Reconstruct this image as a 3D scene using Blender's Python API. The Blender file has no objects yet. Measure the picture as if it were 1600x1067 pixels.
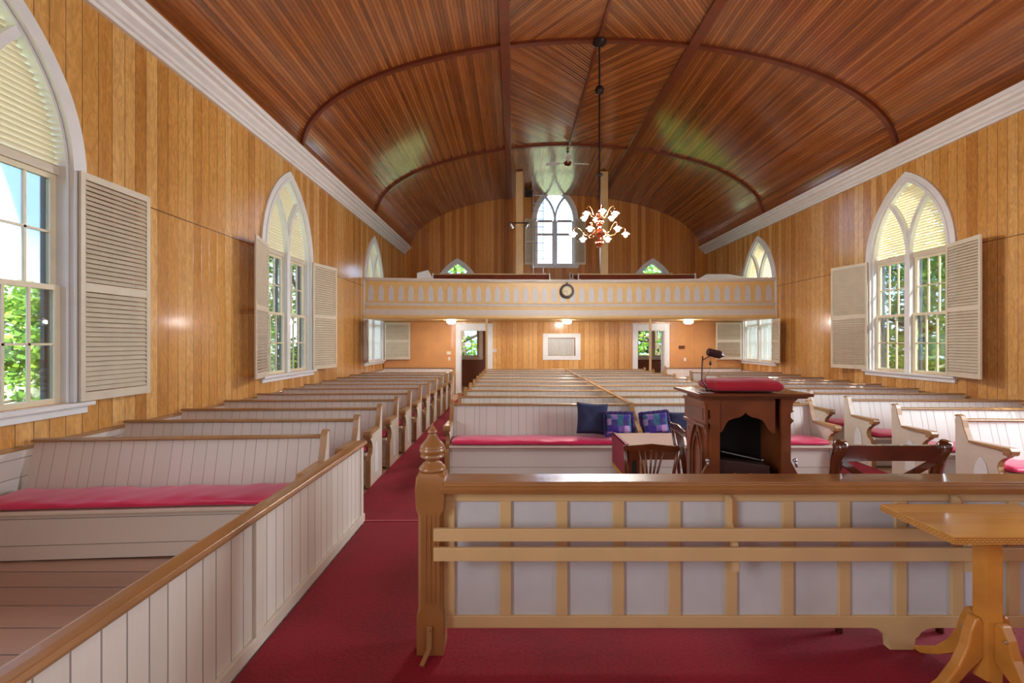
import bpy, bmesh, math, random
from math import sin, cos, pi, sqrt, radians, atan2
from mathutils import Vector, Matrix
from mathutils.geometry import tessellate_polygon
random.seed(7)
SC = bpy.context.scene
COL = SC.collection

# ------------------------------------------------------------------ camera, light, exposure
H = 1.756                      # eye height above the nave floor
F = 711.0                      # focal length in pixels of a 1600 px wide frame
cam = bpy.data.cameras.new('camera'); cam.sensor_width = 36; cam.lens = 36 * F / 1600
cam.shift_x = -3 / 1600; cam.shift_y = 0; cam.clip_start = .05; cam.clip_end = 300
co = bpy.data.objects.new('camera', cam); COL.objects.link(co)
co.location = (0, 0, H); co.rotation_euler = (pi / 2, 0, 0); SC.camera = co
vs = SC.view_settings
SC.display_settings.display_device = 'sRGB'
vs.view_transform = 'Standard'; vs.look = 'None'; vs.gamma = 1; vs.use_curve_mapping = False
vs.exposure = 0.42
SC.cycles.max_bounces = 8; SC.cycles.diffuse_bounces = 5; SC.cycles.glossy_bounces = 4
SC.cycles.transmission_bounces = 6; SC.cycles.transparent_max_bounces = 12
SC.cycles.caustics_reflective = False; SC.cycles.caustics_refractive = False
SC.cycles.sample_clamp_indirect = 8

world = bpy.data.worlds.new('sky'); SC.world = world; world.use_nodes = True
wn = world.node_tree.nodes; wl = world.node_tree.links; wn.clear()
wo = wn.new('ShaderNodeOutputWorld'); wb = wn.new('ShaderNodeBackground')
wc = wn.new('ShaderNodeTexCoord'); wno = wn.new('ShaderNodeTexNoise'); wr = wn.new('ShaderNodeValToRGB')
wno.inputs['Scale'].default_value = 2.6; wno.inputs['Detail'].default_value = 6
wr.color_ramp.elements[0].position = .45; wr.color_ramp.elements[0].color = (.36, .58, .98, 1)
wr.color_ramp.elements[1].position = .62; wr.color_ramp.elements[1].color = (.95, .97, 1, 1)
wl.new(wc.outputs['Generated'], wno.inputs['Vector']); wl.new(wno.outputs['Fac'], wr.inputs['Fac'])
wl.new(wr.outputs['Color'], wb.inputs['Color']); wl.new(wb.outputs[0], wo.inputs[0])
wb.inputs['Strength'].default_value = 4.3

def lamp(name, kind, loc, rot, energy, color=(1, 1, 1), **kw):
    l = bpy.data.lights.new(name, kind); l.energy = energy; l.color = color
    for k, v in kw.items(): setattr(l, k, v)
    o = bpy.data.objects.new(name, l); COL.objects.link(o); o.location = loc
    o.rotation_euler = rot; return o
sd = Vector((-.44, .60, -.67))
lamp('sun', 'SUN', (20, -20, 30), sd.to_track_quat('-Z', 'Y').to_euler(), 22.0, (1, .95, .86), angle=.009)
# unseen fill panels, added in place of daylight from behind and beside the camera
lamp('chancel_fill', 'AREA', (1.6, -3.6, 3.4), (radians(90), 0, 0), 48, (.86, .94, 1), shape='RECTANGLE', size=6.5, size_y=3.6)
for xx, rz, yy, en in ((-4.3, -pi/2, -1.7, 180), (7.55, pi/2, -1.7, 50), (7.55, pi/2, 3.6, 260)):
    lamp('side_fill', 'AREA', (xx, yy, 2.9), (radians(90), 0, rz), en, (.84, .93, 1), shape='RECTANGLE', size=1.6, size_y=3.2)

lamp('vestibule_fill', 'POINT', (1.6, 16.7, 2.2), (0, 0, 0), 60, (1, .95, .88), shadow_soft_size=.15)  # added point light to brighten the vestibule, no fixture modelled
# ------------------------------------------------------------------ constants of the room
XL, XR, XC = -4.35, 7.60, 1.625
YF, YB, YV = -4.0, 18.0, 15.2          # wall behind the camera, far wall, wall under the gallery
PZ, PY, PX = 0.40, 3.44, -1.125        # platform height, its front edge, its left edge
A_, B_, Z0 = 5.70, 2.07, 5.47          # ceiling ellipse

# ------------------------------------------------------------------ mesh builder
class MB:
    def __init__(s, M=None): s.v = []; s.f = []; s.M = M
    def add(s, vs_, fs, M=None):
        M = M or s.M; b = len(s.v)
        for p in vs_:
            p = Vector(p); s.v.append(tuple(M @ p) if M else tuple(p))
        s.f += [tuple(i + b for i in f) for f in fs]; return s
    def box(s, x0, x1, y0, y1, z0, z1, M=None):
        if x0 > x1: x0, x1 = x1, x0
        if y0 > y1: y0, y1 = y1, y0
        if z0 > z1: z0, z1 = z1, z0
        return s.add([(x0,y0,z0),(x1,y0,z0),(x1,y1,z0),(x0,y1,z0),(x0,y0,z1),(x1,y0,z1),(x1,y1,z1),(x0,y1,z1)],
              [(0,3,2,1),(4,5,6,7),(0,1,5,4),(1,2,6,5),(2,3,7,6),(3,0,4,7)], M)
    def prism(s, poly, axis, a, b, M=None):
        # poly: 2D points; axis x -> (y,z), y -> (x,z), z -> (x,y)
        n = len(poly)
        def P(p, t):
            return (t, p[0], p[1]) if axis == 'x' else (p[0], t, p[1]) if axis == 'y' else (p[0], p[1], t)
        vs_ = [P(p, a) for p in poly] + [P(p, b) for p in poly]
        fs = [tuple(range(n)), tuple(range(2*n-1, n-1, -1))] + [(i, i+n, (i+1) % n + n, (i+1) % n) for i in range(n)]
        return s.add(vs_, fs, M)
    def strip(s, inner, outer, axis, a, b, closed=False, M=None):
        # ring section between two matching outlines, extruded from a to b
        def P(p, t):
            return (t, p[0], p[1]) if axis == 'x' else (p[0], t, p[1]) if axis == 'y' else (p[0], p[1], t)
        n = len(inner); vs_ = []
        for i in range(n): vs_ += [P(inner[i], a), P(outer[i], a), P(outer[i], b), P(inner[i], b)]
        fs = []
        m = n if closed else n - 1
        for i in range(m):
            p, q = 4*i, 4*((i+1) % n)
            for k in range(4): fs.append((p+k, p+(k+1) % 4, q+(k+1) % 4, q+k))
        if not closed: fs += [(0,3,2,1), (4*n-4, 4*n-3, 4*n-2, 4*n-1)]
        return s.add(vs_, fs, M)
    def lathe(s, prof, c=(0,0,0), n=24, M=None):
        vs_ = []; fs = []
        for r, z in prof:
            for k in range(n): vs_.append((c[0]+r*cos(2*pi*k/n), c[1]+r*sin(2*pi*k/n), c[2]+z))
        for i in range(len(prof)-1):
            for k in range(n): fs.append((i*n+k, i*n+(k+1) % n, (i+1)*n+(k+1) % n, (i+1)*n+k))
        fs.append(tuple(range(n-1, -1, -1))); fs.append(tuple(range((len(prof)-1)*n, len(prof)*n)))
        return s.add(vs_, fs, M)
    def tube(s, pts, r, n=8, M=None):
        pts = [Vector(p) for p in pts]; rs = r if isinstance(r, (list, tuple)) else [r]*len(pts)
        vs_ = []; fs = []; up = Vector((0,0,1))
        for i, p in enumerate(pts):
            d = (pts[min(i+1, len(pts)-1)] - pts[max(i-1, 0)]).normalized()
            a = d.cross(up if abs(d.z) < .95 else Vector((1,0,0))).normalized(); b = d.cross(a).normalized()
            for k in range(n): vs_.append(p + rs[i]*(cos(2*pi*k/n)*a + sin(2*pi*k/n)*b))
        for i in range(len(pts)-1):
            for k in range(n): fs.append((i*n+k, i*n+(k+1) % n, (i+1)*n+(k+1) % n, (i+1)*n+k))
        fs.append(tuple(range(n-1, -1, -1))); fs.append(tuple(range((len(pts)-1)*n, len(pts)*n)))
        return s.add(vs_, fs, M)
    def bar(s, p, q, w, h, M=None):
        # rectangular bar between two points: w wide (horizontal), h high
        p, q = Vector(p), Vector(q); d = (q-p).normalized()
        up = Vector((0,0,1)) if abs(d.z) < .9 else Vector((0,1,0))
        a = d.cross(up).normalized()*w/2; b = a.cross(d).normalized()*h/2
        vs_ = [p-a-b, p+a-b, p+a+b, p-a+b, q-a-b, q+a-b, q+a+b, q-a+b]
        return s.add(vs_, [(0,3,2,1),(4,5,6,7),(0,1,5,4),(1,2,6,5),(2,3,7,6),(3,0,4,7)], M)
    def sphere(s, c, r, n=16, m=10, sz=1, M=None):
        prof = [(max(r*sin(pi*i/m), 1e-4), -r*sz*cos(pi*i/m)) for i in range(m+1)]
        return s.lathe(prof, c, n, M)
    def build(s, name, mat, parent=None, smooth=False, bevel=0, sub=0, loc=None, weld=False):
        me = bpy.data.meshes.new(name); me.from_pydata([tuple(v) for v in s.v], [], s.f); me.update()
        bm = bmesh.new(); bm.from_mesh(me)
        if weld: bmesh.ops.remove_doubles(bm, verts=bm.verts, dist=1e-5)
        bmesh.ops.recalc_face_normals(bm, faces=bm.faces); bm.to_mesh(me); bm.free()
        for m in (mat if isinstance(mat, list) else [mat]): me.materials.append(m)
        o = bpy.data.objects.new(name, me); COL.objects.link(o)
        if parent: o.parent = parent
        if loc: o.location = loc
        if smooth:
            for p in me.polygons: p.use_smooth = True
            if smooth == 'auto': me.set_sharp_from_angle(angle=radians(35))
        if bevel:
            b = o.modifiers.new('bevel', 'BEVEL'); b.width = bevel; b.segments = 2; b.limit_method = 'ANGLE'; b.angle_limit = radians(40)
        if sub:
            b = o.modifiers.new('sub', 'SUBSURF'); b.levels = sub; b.render_levels = sub
        return o

def tag(o, label=None, cat=None, group=None, kind=None):
    for k, v in (('label', label), ('category', cat), ('group', group), ('kind', kind)):
        if v: o[k] = v
    return o
def empty(name, loc=(0,0,0), rz=0):
    o = bpy.data.objects.new(name, None); o.empty_display_size = .1; COL.objects.link(o)
    o.location = loc; o.rotation_euler = (0, 0, rz); return o
def copy_tree(o, parent=None):
    c = o.copy(); COL.objects.link(c); c.parent = parent
    for ch in KIDS(o): copy_tree(ch, c)
    return c
def KIDS(o): return [c for c in bpy.data.objects if c.parent == o]

# ------------------------------------------------------------------ materials
def newmat(name):
    m = bpy.data.materials.new(name); m.use_nodes = True
    nt = m.node_tree; b = nt.nodes['Principled BSDF']; return m, nt, b
def N(nt, t, **kw):
    n = nt.nodes.new(t)
    for k, v in kw.items():
        if k in n.inputs: n.inputs[k].default_value = v
        else: setattr(n, k, v)
    return n
def math_(nt, op, a, b=None):
    n = nt.nodes.new('ShaderNodeMath'); n.operation = op
    for i, x in enumerate((a, b)):
        if x is None: continue
        if isinstance(x, (int, float)): n.inputs[i].default_value = x
        else: nt.links.new(x, n.inputs[i])
    return n.outputs[0]
def mixc(nt, f, a, b, mode='MIX'):
    n = nt.nodes.new('ShaderNodeMixRGB'); n.blend_type = mode
    for i, x in enumerate((f, a, b)):
        if isinstance(x, (int, float)): n.inputs[i].default_value = x
        elif isinstance(x, tuple): n.inputs[i].default_value = x if len(x) == 4 else x + (1,)
        else: nt.links.new(x, n.inputs[i])
    return n.outputs[0]
def ramp(nt, f, stops):
    n = nt.nodes.new('ShaderNodeValToRGB'); e = n.color_ramp.elements
    while len(e) < len(stops): e.new(.5)
    for i, (p, c) in enumerate(stops):
        e[i].position = p; e[i].color = c if len(c) == 4 else c + (1,)
    nt.links.new(f, n.inputs[0]); return n.outputs[0]
def srgb(r, g, b):
    f = lambda c: (c/255/12.92) if c/255 <= .04045 else ((c/255+.055)/1.055)**2.4
    return (f(r), f(g), f(b), 1)

def paint(name, col, rough=.45, var=.06, bump=.02, metallic=0, coat=0, scale=6):
    m, nt, b = newmat(name); L = nt.links
    tc = N(nt, 'ShaderNodeTexCoord'); no = N(nt, 'ShaderNodeTexNoise', Scale=scale, Detail=5.0)
    L.new(tc.outputs['Object'], no.inputs['Vector'])
    dark = tuple(c*(1-var*3) for c in col[:3]) + (1,)
    c = ramp(nt, no.outputs['Fac'], [(.3, dark), (.65, col)])
    L.new(c, b.inputs['Base Color']); b.inputs['Roughness'].default_value = rough
    b.inputs['Metallic'].default_value = metallic; b.inputs['Coat Weight'].default_value = coat
    if bump:
        n2 = N(nt, 'ShaderNodeTexNoise', Scale=scale*14, Detail=3.0); L.new(tc.outputs['Object'], n2.inputs['Vector'])
        bp = N(nt, 'ShaderNodeBump', Strength=bump*4, Distance=.004); L.new(n2.outputs['Fac'], bp.inputs['Height']); L.new(bp.outputs[0], b.inputs['Normal'])
    return m

def plank(name, axis, width, stops, rough=.3, rand=.5, groove=.02, gcol=(.06,.025,.01), grain=.45, gdir='Z', src='Object', bump=.5, coat=.0, blotch=.4, seam=None, figure=0, low=None, gd=.88):
    """boards: axis is across the boards, gdir along them"""
    m, nt, b = newmat(name); L = nt.links
    tc = N(nt, 'ShaderNodeTexCoord'); sp = N(nt, 'ShaderNodeSeparateXYZ'); L.new(tc.outputs[src], sp.inputs[0])
    w = math_(nt, 'DIVIDE', sp.outputs[axis], width)
    v1 = N(nt, 'ShaderNodeTexVoronoi', voronoi_dimensions='1D', Scale=1.0, Randomness=rand); L.new(w, v1.inputs['W'])
    v2 = N(nt, 'ShaderNodeTexVoronoi', voronoi_dimensions='1D', feature='DISTANCE_TO_EDGE', Scale=1.0, Randomness=rand); L.new(w, v2.inputs['W'])
    sr = N(nt, 'ShaderNodeSeparateColor'); L.new(v1.outputs['Color'], sr.inputs[0])
    wn_ = N(nt, 'ShaderNodeTexWhiteNoise', noise_dimensions='1D'); L.new(math_(nt, 'MULTIPLY', v1.outputs['W'], 7.13), wn_.inputs['W'])
    rnd = wn_.outputs['Value']; sr = N(nt, 'ShaderNodeSeparateColor'); L.new(wn_.outputs['Color'], sr.inputs[0])
    # stretched grain, offset per board
    mp = N(nt, 'ShaderNodeMapping'); sc = {'X': (1,1,1), 'Y': (1,1,1), 'Z': (1,1,1)}
    s3 = [1/width*1.6]*3; s3['XYZ'.index(gdir)] = .55/width*.35; mp.inputs['Scale'].default_value = s3
    off = N(nt, 'ShaderNodeCombineXYZ')
    for k in range(3): L.new(math_(nt, 'MULTIPLY', sr.outputs[k], 37.0), off.inputs[k])
    va = N(nt, 'ShaderNodeVectorMath', operation='ADD'); L.new(tc.outputs[src], mp.inputs[0]); L.new(mp.outputs[0], va.inputs[0]); L.new(off.outputs[0], va.inputs[1])
    gr = N(nt, 'ShaderNodeTexNoise', Scale=2.2, Detail=7.0, Roughness=.62, Distortion=1.2); L.new(va.outputs[0], gr.inputs['Vector'])
    bl = N(nt, 'ShaderNodeTexNoise', Scale=.5, Detail=3.0); L.new(va.outputs[0], bl.inputs['Vector'])
    f = math_(nt, 'ADD', math_(nt, 'MULTIPLY', rnd, 1-grain), math_(nt, 'MULTIPLY', gr.outputs['Fac'], grain))
    f = math_(nt, 'ADD', f, math_(nt, 'MULTIPLY', math_(nt, 'SUBTRACT', bl.outputs['Fac'], .5), blotch))
    c = ramp(nt, f, stops)
    edge = math_(nt, 'LESS_THAN', v2.outputs['Distance'], groove)
    h = math_(nt, 'MINIMUM', math_(nt, 'DIVIDE', v2.outputs['Distance'], groove*1.6), 1.0)
    if seam is not None:
        sm = math_(nt, 'LESS_THAN', math_(nt, 'ABSOLUTE', math_(nt, 'SUBTRACT', sp.outputs[seam[0]], seam[1])), .007)
        edge = math_(nt, 'MAXIMUM', edge, sm)
    if figure:
        wv = N(nt, 'ShaderNodeTexNoise', Scale=9.0, Detail=2.0, Distortion=2.0); mp2 = N(nt, 'ShaderNodeMapping'); mp2.inputs['Scale'].default_value = [1.6 if g != gdir else .5 for g in 'XYZ']
        L.new(tc.outputs[src], mp2.inputs[0]); L.new(mp2.outputs[0], wv.inputs['Vector'])
        c = mixc(nt, figure, c, ramp(nt, wv.outputs['Fac'], [(.35, (.55,.5,.45)), (.65, (1.0,1.0,1.0))]), 'MULTIPLY')
    c = mixc(nt, math_(nt, 'MULTIPLY', edge, gd), c, gcol)
    if low is not None:      # other cladding on the storey below
        zl = math_(nt, 'LESS_THAN', sp.outputs['Z'], low[0])
        gz = math_(nt, 'LESS_THAN', math_(nt, 'FRACT', math_(nt, 'DIVIDE', sp.outputs['Z'], .07)), .1)
        c = mixc(nt, zl, c, mixc(nt, math_(nt, 'MULTIPLY', gz, .6), low[1], (.02,.01,.008)))
    L.new(c, b.inputs['Base Color']); b.inputs['Roughness'].default_value = rough; b.inputs['Coat Weight'].default_value = coat
    b.inputs['Coat Roughness'].default_value = .12
    hh = math_(nt, 'ADD', h, math_(nt, 'MULTIPLY', gr.outputs['Fac'], .12))
    hh = math_(nt, 'ADD', hh, math_(nt, 'MULTIPLY', rnd, .25))
    bp = N(nt, 'ShaderNodeBump', Strength=bump, Distance=.004); L.new(hh, bp.inputs['Height']); L.new(bp.outputs[0], b.inputs['Normal'])
    return m

honey = [(.1, srgb(178,118,54)), (.4, srgb(210,152,78)), (.62, srgb(220,166,94)), (.9, srgb(234,188,120))]
M_wall_side = plank('honey_boards_side', 'Y', .16, honey, rough=.26, coat=.6, figure=.5, seam=('Z', 3.36))
M_wall_back = plank('honey_boards_back', 'X', .15, [(.1, srgb(160,92,34)), (.4, srgb(192,120,50)), (.62, srgb(210,142,68)), (.9, srgb(224,162,90))], rough=.3, coat=.3, figure=.25, low=(2.43, srgb(126,78,60)))
M_wall_nave = plank('honey_boards_nave', 'X', .17, [(.1, srgb(196,134,66)), (.4, srgb(216,158,88)), (.62, srgb(228,174,106)), (.9, srgb(238,192,128))], rough=.3, coat=.3, figure=.3)
M_ply = paint('varnished_plywood', srgb(214,154,98), rough=.3, var=.06, bump=.01, coat=.3, scale=2)
redwood = [(.05, srgb(92,46,18)), (.4, srgb(136,74,30)), (.6, srgb(152,86,38)), (.95, srgb(184,116,58))]
M_ceil = plank('varnished_ceiling_boards', 'X', .062, redwood, rough=.24, rand=.08, groove=.06, gcol=(.035,.012,.005), gdir='Y', src='UV', bump=.45, coat=.9, blotch=.5, gd=.75)
M_rib = paint('red_brown_rib', srgb(112,50,26), rough=.3, var=.08, coat=.4)
M_pew = plank('off_white_beadboard', 'X', .105, [(.2, srgb(212,206,198)), (.8, srgb(218,212,205))], rough=.42, rand=.75, groove=.022, gcol=srgb(96,86,80)[:3], bump=.5, blotch=.1, gd=.6)
M_pewY = plank('off_white_beadboard_side', 'Y', .085, [(.2, srgb(212,202,188)), (.8, srgb(224,215,202))], rough=.4, rand=.5, groove=.03, gcol=srgb(92,80,68)[:3], bump=.6, blotch=.1, gd=.65)
M_wains = plank('off_white_wainscot', 'Z', .2, [(.2, srgb(210,202,194)), (.8, srgb(220,214,206))], rough=.42, rand=.4, groove=.02, gcol=srgb(96,86,80)[:3], gdir='Y', blotch=.1, gd=.6)
M_pewp = paint('off_white_paint', srgb(212,200,184), rough=.4, var=.03)
M_cream = paint('shutter_cream', srgb(214,205,184), rough=.42, var=.03)
M_cream2 = paint('sash_cream', srgb(226,216,186), rough=.4, var=.03)
M_white = paint('white_trim_paint', srgb(228,230,230), rough=.38, var=.02)
M_tan = paint('tan_paint', srgb(170,128,82), rough=.32, var=.07, coat=.2)
M_tan2 = paint('tan_paint_post', srgb(158,108,60), rough=.32, var=.06, coat=.25)
M_buff = paint('buff_paint', srgb(206,172,122), rough=.38, var=.03)
M_buffg = paint('gallery_buff_paint', srgb(216,178,116), rough=.4, var=.03)
M_lav = paint('pale_grey_panel', srgb(196,194,194), rough=.45, var=.03)
M_greyb = paint('warm_grey_band', srgb(200,190,180), rough=.42, var=.02)
M_floor = plank('brown_painted_floor', 'Y', .22, [(.2, srgb(168,134,114)), (.8, srgb(188,152,132))], rough=.3, rand=.4, groove=.02, gcol=(.03,.02,.015), gdir='X', blotch=.2, gd=.8)
M_oak = paint('dark_oak', srgb(112,58,28), rough=.28, var=.12, coat=.5, scale=9)
M_oak2 = paint('pulpit_oak', srgb(128,66,32), rough=.3, var=.12, coat=.4, scale=9)
M_chair = paint('mahogany_chair', srgb(92,42,20), rough=.22, var=.12, coat=.6, scale=9)
M_pine = plank('varnished_pine', 'Y', .11, [(.1, srgb(196,134,58)), (.5, srgb(216,160,82)), (.9, srgb(228,178,104))], rough=.2, rand=.3, groove=.008, gcol=srgb(176,116,50)[:3], gdir='X', coat=.7, gd=.5, blotch=.2)
M_pine2 = paint('varnished_pine_leg', srgb(206,138,58), rough=.25, var=.1, coat=.5, scale=7)
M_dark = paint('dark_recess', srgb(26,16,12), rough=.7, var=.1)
M_iron = paint('black_iron', srgb(44,32,28), rough=.4, var=.1, metallic=.6)
M_lampb = paint('bronze_lamp', srgb(84,56,54), rough=.35, var=.1, metallic=.4)
M_brass = paint('brass', srgb(196,140,80), rough=.25, var=.05, metallic=1)
M_copper = paint('copper_ball', srgb(176,104,72), rough=.18, var=.05, metallic=1)
M_alu = paint('aluminium', srgb(190,192,196), rough=.35, var=.03, metallic=.9)
M_navy = paint('navy_cloth', srgb(44,52,88), rough=.85, var=.08, bump=.1, scale=12)
M_black = paint('black_plastic', srgb(22,20,20), rough=.4, var=.05)
M_leather = paint('brown_leather', srgb(66,40,34), rough=.45, var=.1, scale=14)
M_storm = paint('dark_storm_frame', srgb(60,72,84), rough=.5, var=.05)
M_clockf = paint('aged_clock_face', srgb(214,200,160), rough=.5, var=.05)
M_glare = paint('table_top_glare', srgb(212,184,176), rough=.22, var=.02, coat=.3)  # reflected glare on the communion table put into a pale pink colour
M_gold = paint('gold_fringe', srgb(214,170,70), rough=.6, var=.1, scale=30)
M_nose = paint('carpet_nosing', srgb(196,92,104), rough=.5)

def fabric(name, col, col2, rough=.6, sheen=.5, scale=180, bump=.3):
    m, nt, b = newmat(name); L = nt.links
    tc = N(nt, 'ShaderNodeTexCoord'); n1 = N(nt, 'ShaderNodeTexNoise', Scale=2.0, Detail=6.0); n2 = N(nt, 'ShaderNodeTexNoise', Scale=float(scale), Detail=2.0)
    L.new(tc.outputs['Object'], n1.inputs['Vector']); L.new(tc.outputs['Object'], n2.inputs['Vector'])
    f = math_(nt, 'ADD', math_(nt, 'MULTIPLY', n1.outputs['Fac'], .6), math_(nt, 'MULTIPLY', n2.outputs['Fac'], .4))
    L.new(ramp(nt, f, [(.38, col2), (.62, col)]), b.inputs['Base Color'])
    b.inputs['Roughness'].default_value = rough; b.inputs['Sheen Weight'].default_value = sheen*.5
    b.inputs['Sheen Tint'].default_value = (1, .6, .7, 1)
    bp = N(nt, 'ShaderNodeBump', Strength=bump, Distance=.004); L.new(n2.outputs['Fac'], bp.inputs['Height']); L.new(bp.outputs[0], b.inputs['Normal'])
    return m
M_carp = fabric('crimson_carpet', srgb(150,8,40), srgb(116,2,24), rough=.9, sheen=.04, scale=70, bump=.5)
M_cush = fabric('crimson_cushion', srgb(216,36,92), srgb(198,24,78), rough=.38, sheen=.9, scale=220, bump=.15)
M_velv = fabric('red_velvet', srgb(178,22,44), srgb(140,10,28), rough=.8, sheen=.25, scale=220, bump=.1)
M_cloth = fabric('crimson_cloth', srgb(156,16,54), srgb(128,8,40), rough=.6, sheen=.3, scale=200, bump=.1)

def quilt():
    m, nt, b = newmat('purple_patchwork'); L = nt.links
    tc = N(nt, 'ShaderNodeTexCoord'); v = N(nt, 'ShaderNodeTexVoronoi', Scale=13.0, distance='CHEBYCHEV', Randomness=.35); L.new(tc.outputs['Object'], v.inputs['Vector'])
    s = N(nt, 'ShaderNodeSeparateColor'); L.new(v.outputs['Color'], s.inputs[0])
    c = ramp(nt, s.outputs[0], [(.0, srgb(70,30,120)), (.3, srgb(44,110,130)), (.5, srgb(190,150,210)), (.75, srgb(60,40,140))])
    L.new(c, b.inputs['Base Color']); b.inputs['Roughness'].default_value = .8; return m
M_quilt = quilt()
M_ruff = fabric('purple_ruffle', srgb(66,38,120), srgb(40,22,84), rough=.7, sheen=.2)

def glassmat():
    m, nt, b = newmat('window_glass'); nt.nodes.remove(b); L = nt.links
    o = nt.nodes['Material Output']; t = N(nt, 'ShaderNodeBsdfTransparent'); g = N(nt, 'ShaderNodeBsdfGlossy'); g.inputs['Roughness'].default_value = .02
    fr = N(nt, 'ShaderNodeFresnel', IOR=1.45); mx = N(nt, 'ShaderNodeMixShader'); t.inputs[0].default_value = (.93,.96,.96,1)
    L.new(math_(nt, 'MULTIPLY', fr.outputs[0], .8), mx.inputs[0]); L.new(t.outputs[0], mx.inputs[1]); L.new(g.outputs[0], mx.inputs[2]); L.new(mx.outputs[0], o.inputs[0]); return m
M_glass = glassmat()
def transl(name, col, w=.5, transp=0.0):
    m, nt, b = newmat(name); L = nt.links; o = nt.nodes['Material Output']
    t = N(nt, 'ShaderNodeBsdfTranslucent'); t.inputs[0].default_value = col; b.inputs['Base Color'].default_value = col; b.inputs['Roughness'].default_value = .5
    mx = N(nt, 'ShaderNodeMixShader'); mx.inputs[0].default_value = w; L.new(b.outputs[0], mx.inputs[1]); L.new(t.outputs[0], mx.inputs[2])
    if transp:
        tp = N(nt, 'ShaderNodeBsdfTransparent'); m2 = N(nt, 'ShaderNodeMixShader'); m2.inputs[0].default_value = transp
        L.new(mx.outputs[0], m2.inputs[1]); L.new(tp.outputs[0], m2.inputs[2]); L.new(m2.outputs[0], o.inputs[0])
    else: L.new(mx.outputs[0], o.inputs[0])
    return m
M_louv = transl('backlit_louvre_cream', srgb(230,220,192), .2)
M_curt = transl('sheer_white_curtain', srgb(240,242,244), .6, .25)
M_leaf1 = transl('leaf_green', srgb(96,138,52), .4)
M_leaf2 = transl('leaf_bright_green', srgb(130,170,60), .4)
M_leaf3 = transl('leaf_dark_green', srgb(62,98,50), .35)
M_shadeg = transl('frosted_shade_glass', srgb(250,236,214), .5, .45)
def emis(name, col, s):
    m, nt, b = newmat(name); b.inputs['Emission Color'].default_value = col; b.inputs['Emission Strength'].default_value = s
    b.inputs['Base Color'].default_value = col; return m
M_bulb = emis('warm_bulb', (1, .95, .89, 1), 820)
M_globe = emis('ceiling_globe', (1, .95, .88, 1), 85)
M_grass = paint('grass', srgb(132,140,96), rough=.9, var=.12, scale=.7)
M_bark = paint('bark', srgb(84,68,54), rough=.9, var=.15, scale=5)

def greek():
    m, nt, b = newmat('greek_key_edge'); L = nt.links
    tc = N(nt, 'ShaderNodeTexCoord'); sp = N(nt, 'ShaderNodeSeparateXYZ'); L.new(tc.outputs['Object'], sp.inputs[0])
    al = math_(nt, 'ADD', sp.outputs['X'], sp.outputs['Y'])
    bk = N(nt, 'ShaderNodeTexBrick', Scale=1.0); bk.inputs['Brick Width'].default_value = .017; bk.inputs['Row Height'].default_value = .0075
    bk.inputs['Mortar Size'].default_value = .0011; bk.offset = .5
    cb = N(nt, 'ShaderNodeCombineXYZ'); L.new(al, cb.inputs[0]); L.new(sp.outputs['Z'], cb.inputs[1]); L.new(cb.outputs[0], bk.inputs['Vector'])
    bk.inputs['Color1'].default_value = srgb(216,160,82); bk.inputs['Color2'].default_value = srgb(206,148,72); bk.inputs['Mortar'].default_value = srgb(140,84,34)
    L.new(bk.outputs['Color'], b.inputs['Base Color']); b.inputs['Roughness'].default_value = .3; return m
M_greek = greek()

# ------------------------------------------------------------------ outlines
def arch(W, c, z, dr=0, n=12):
    """pointed arch from right spring over the apex to left spring; dr widens concentrically"""
    r = W + c + dr; t = math.acos(c / r)
    R = [(-c + r*cos(t*i/n), z + r*sin(t*i/n)) for i in range(n+1)]
    return R + [(-x, y) for x, y in reversed(R[:-1])]
def outline(W, c, zs, zb, dr=0, n=12, db=0):
    return [(W+dr, zb-db)] + arch(W, c, zs, dr, n) + [(-W-dr, zb-db)]

SIDEWIN = dict(W=.85, c=.85, zs=3.40, zb=1.16)
CWIN = dict(W=.75, c=.62, zs=6.54, zb=4.78)

def wall(name, mat, frame, u0, u1, z0, z1, holes, t=.25, topf=None):
    """frame(u, depth, z) -> xyz ; holes: list of outlines in (u, z)"""
    outer = topf if topf else [(u0,z0),(u1,z0),(u1,z1),(u0,z1)]
    polys = [outer] + holes
    flat = [p for pl in polys for p in pl]
    tris = tessellate_polygon([[Vector((p[0], p[1], 0)) for p in pl] for pl in polys])
    mb = MB(); n = len(flat)
    vs_ = [frame(p[0], 0, p[1]) for p in flat] + [frame(p[0], t, p[1]) for p in flat]
    fs = [tuple(x) for x in tris] + [tuple(i+n for i in reversed(x)) for x in tris]
    b = 0
    for pl in polys:
        k = len(pl)
        for i in range(k): fs.append((b+i, b+(i+1) % k, b+(i+1) % k+n, b+i+n))
        b += k
    mb.add(vs_, fs); o = mb.build(name, mat); tag(o, kind='structure'); return o

def shift(poly, du): return [(x+du, z) for x, z in poly]

# side walls
WY = [-1.7, 3.6, 8.8, 14.15]
swo = outline(**SIDEWIN)
wall('wall_left', M_wall_side, lambda u, d, z: (XL-d, u, z), YF, YB, 0, 5.5, [shift(swo, y) for y in WY])
wall('wall_right', M_wall_side, lambda u, d, z: (XR+d, u, z), YF, YB, 0, 5.5, [shift(swo, y) for y in WY])
BW = [-3.86, 3.86]
cwo = outline(**CWIN)
wall('wall_back', M_wall_back, lambda u, d, z: (XC+u, YB+d, z), XL-XC, XR-XC, 0, 8.6, [shift(swo, x) for x in BW] + [cwo])
wall('wall_front', M_wall_back, lambda u, d, z: (u, YF-d, z), XL-.2, XR+.2, 0, 8.3, [])
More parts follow.
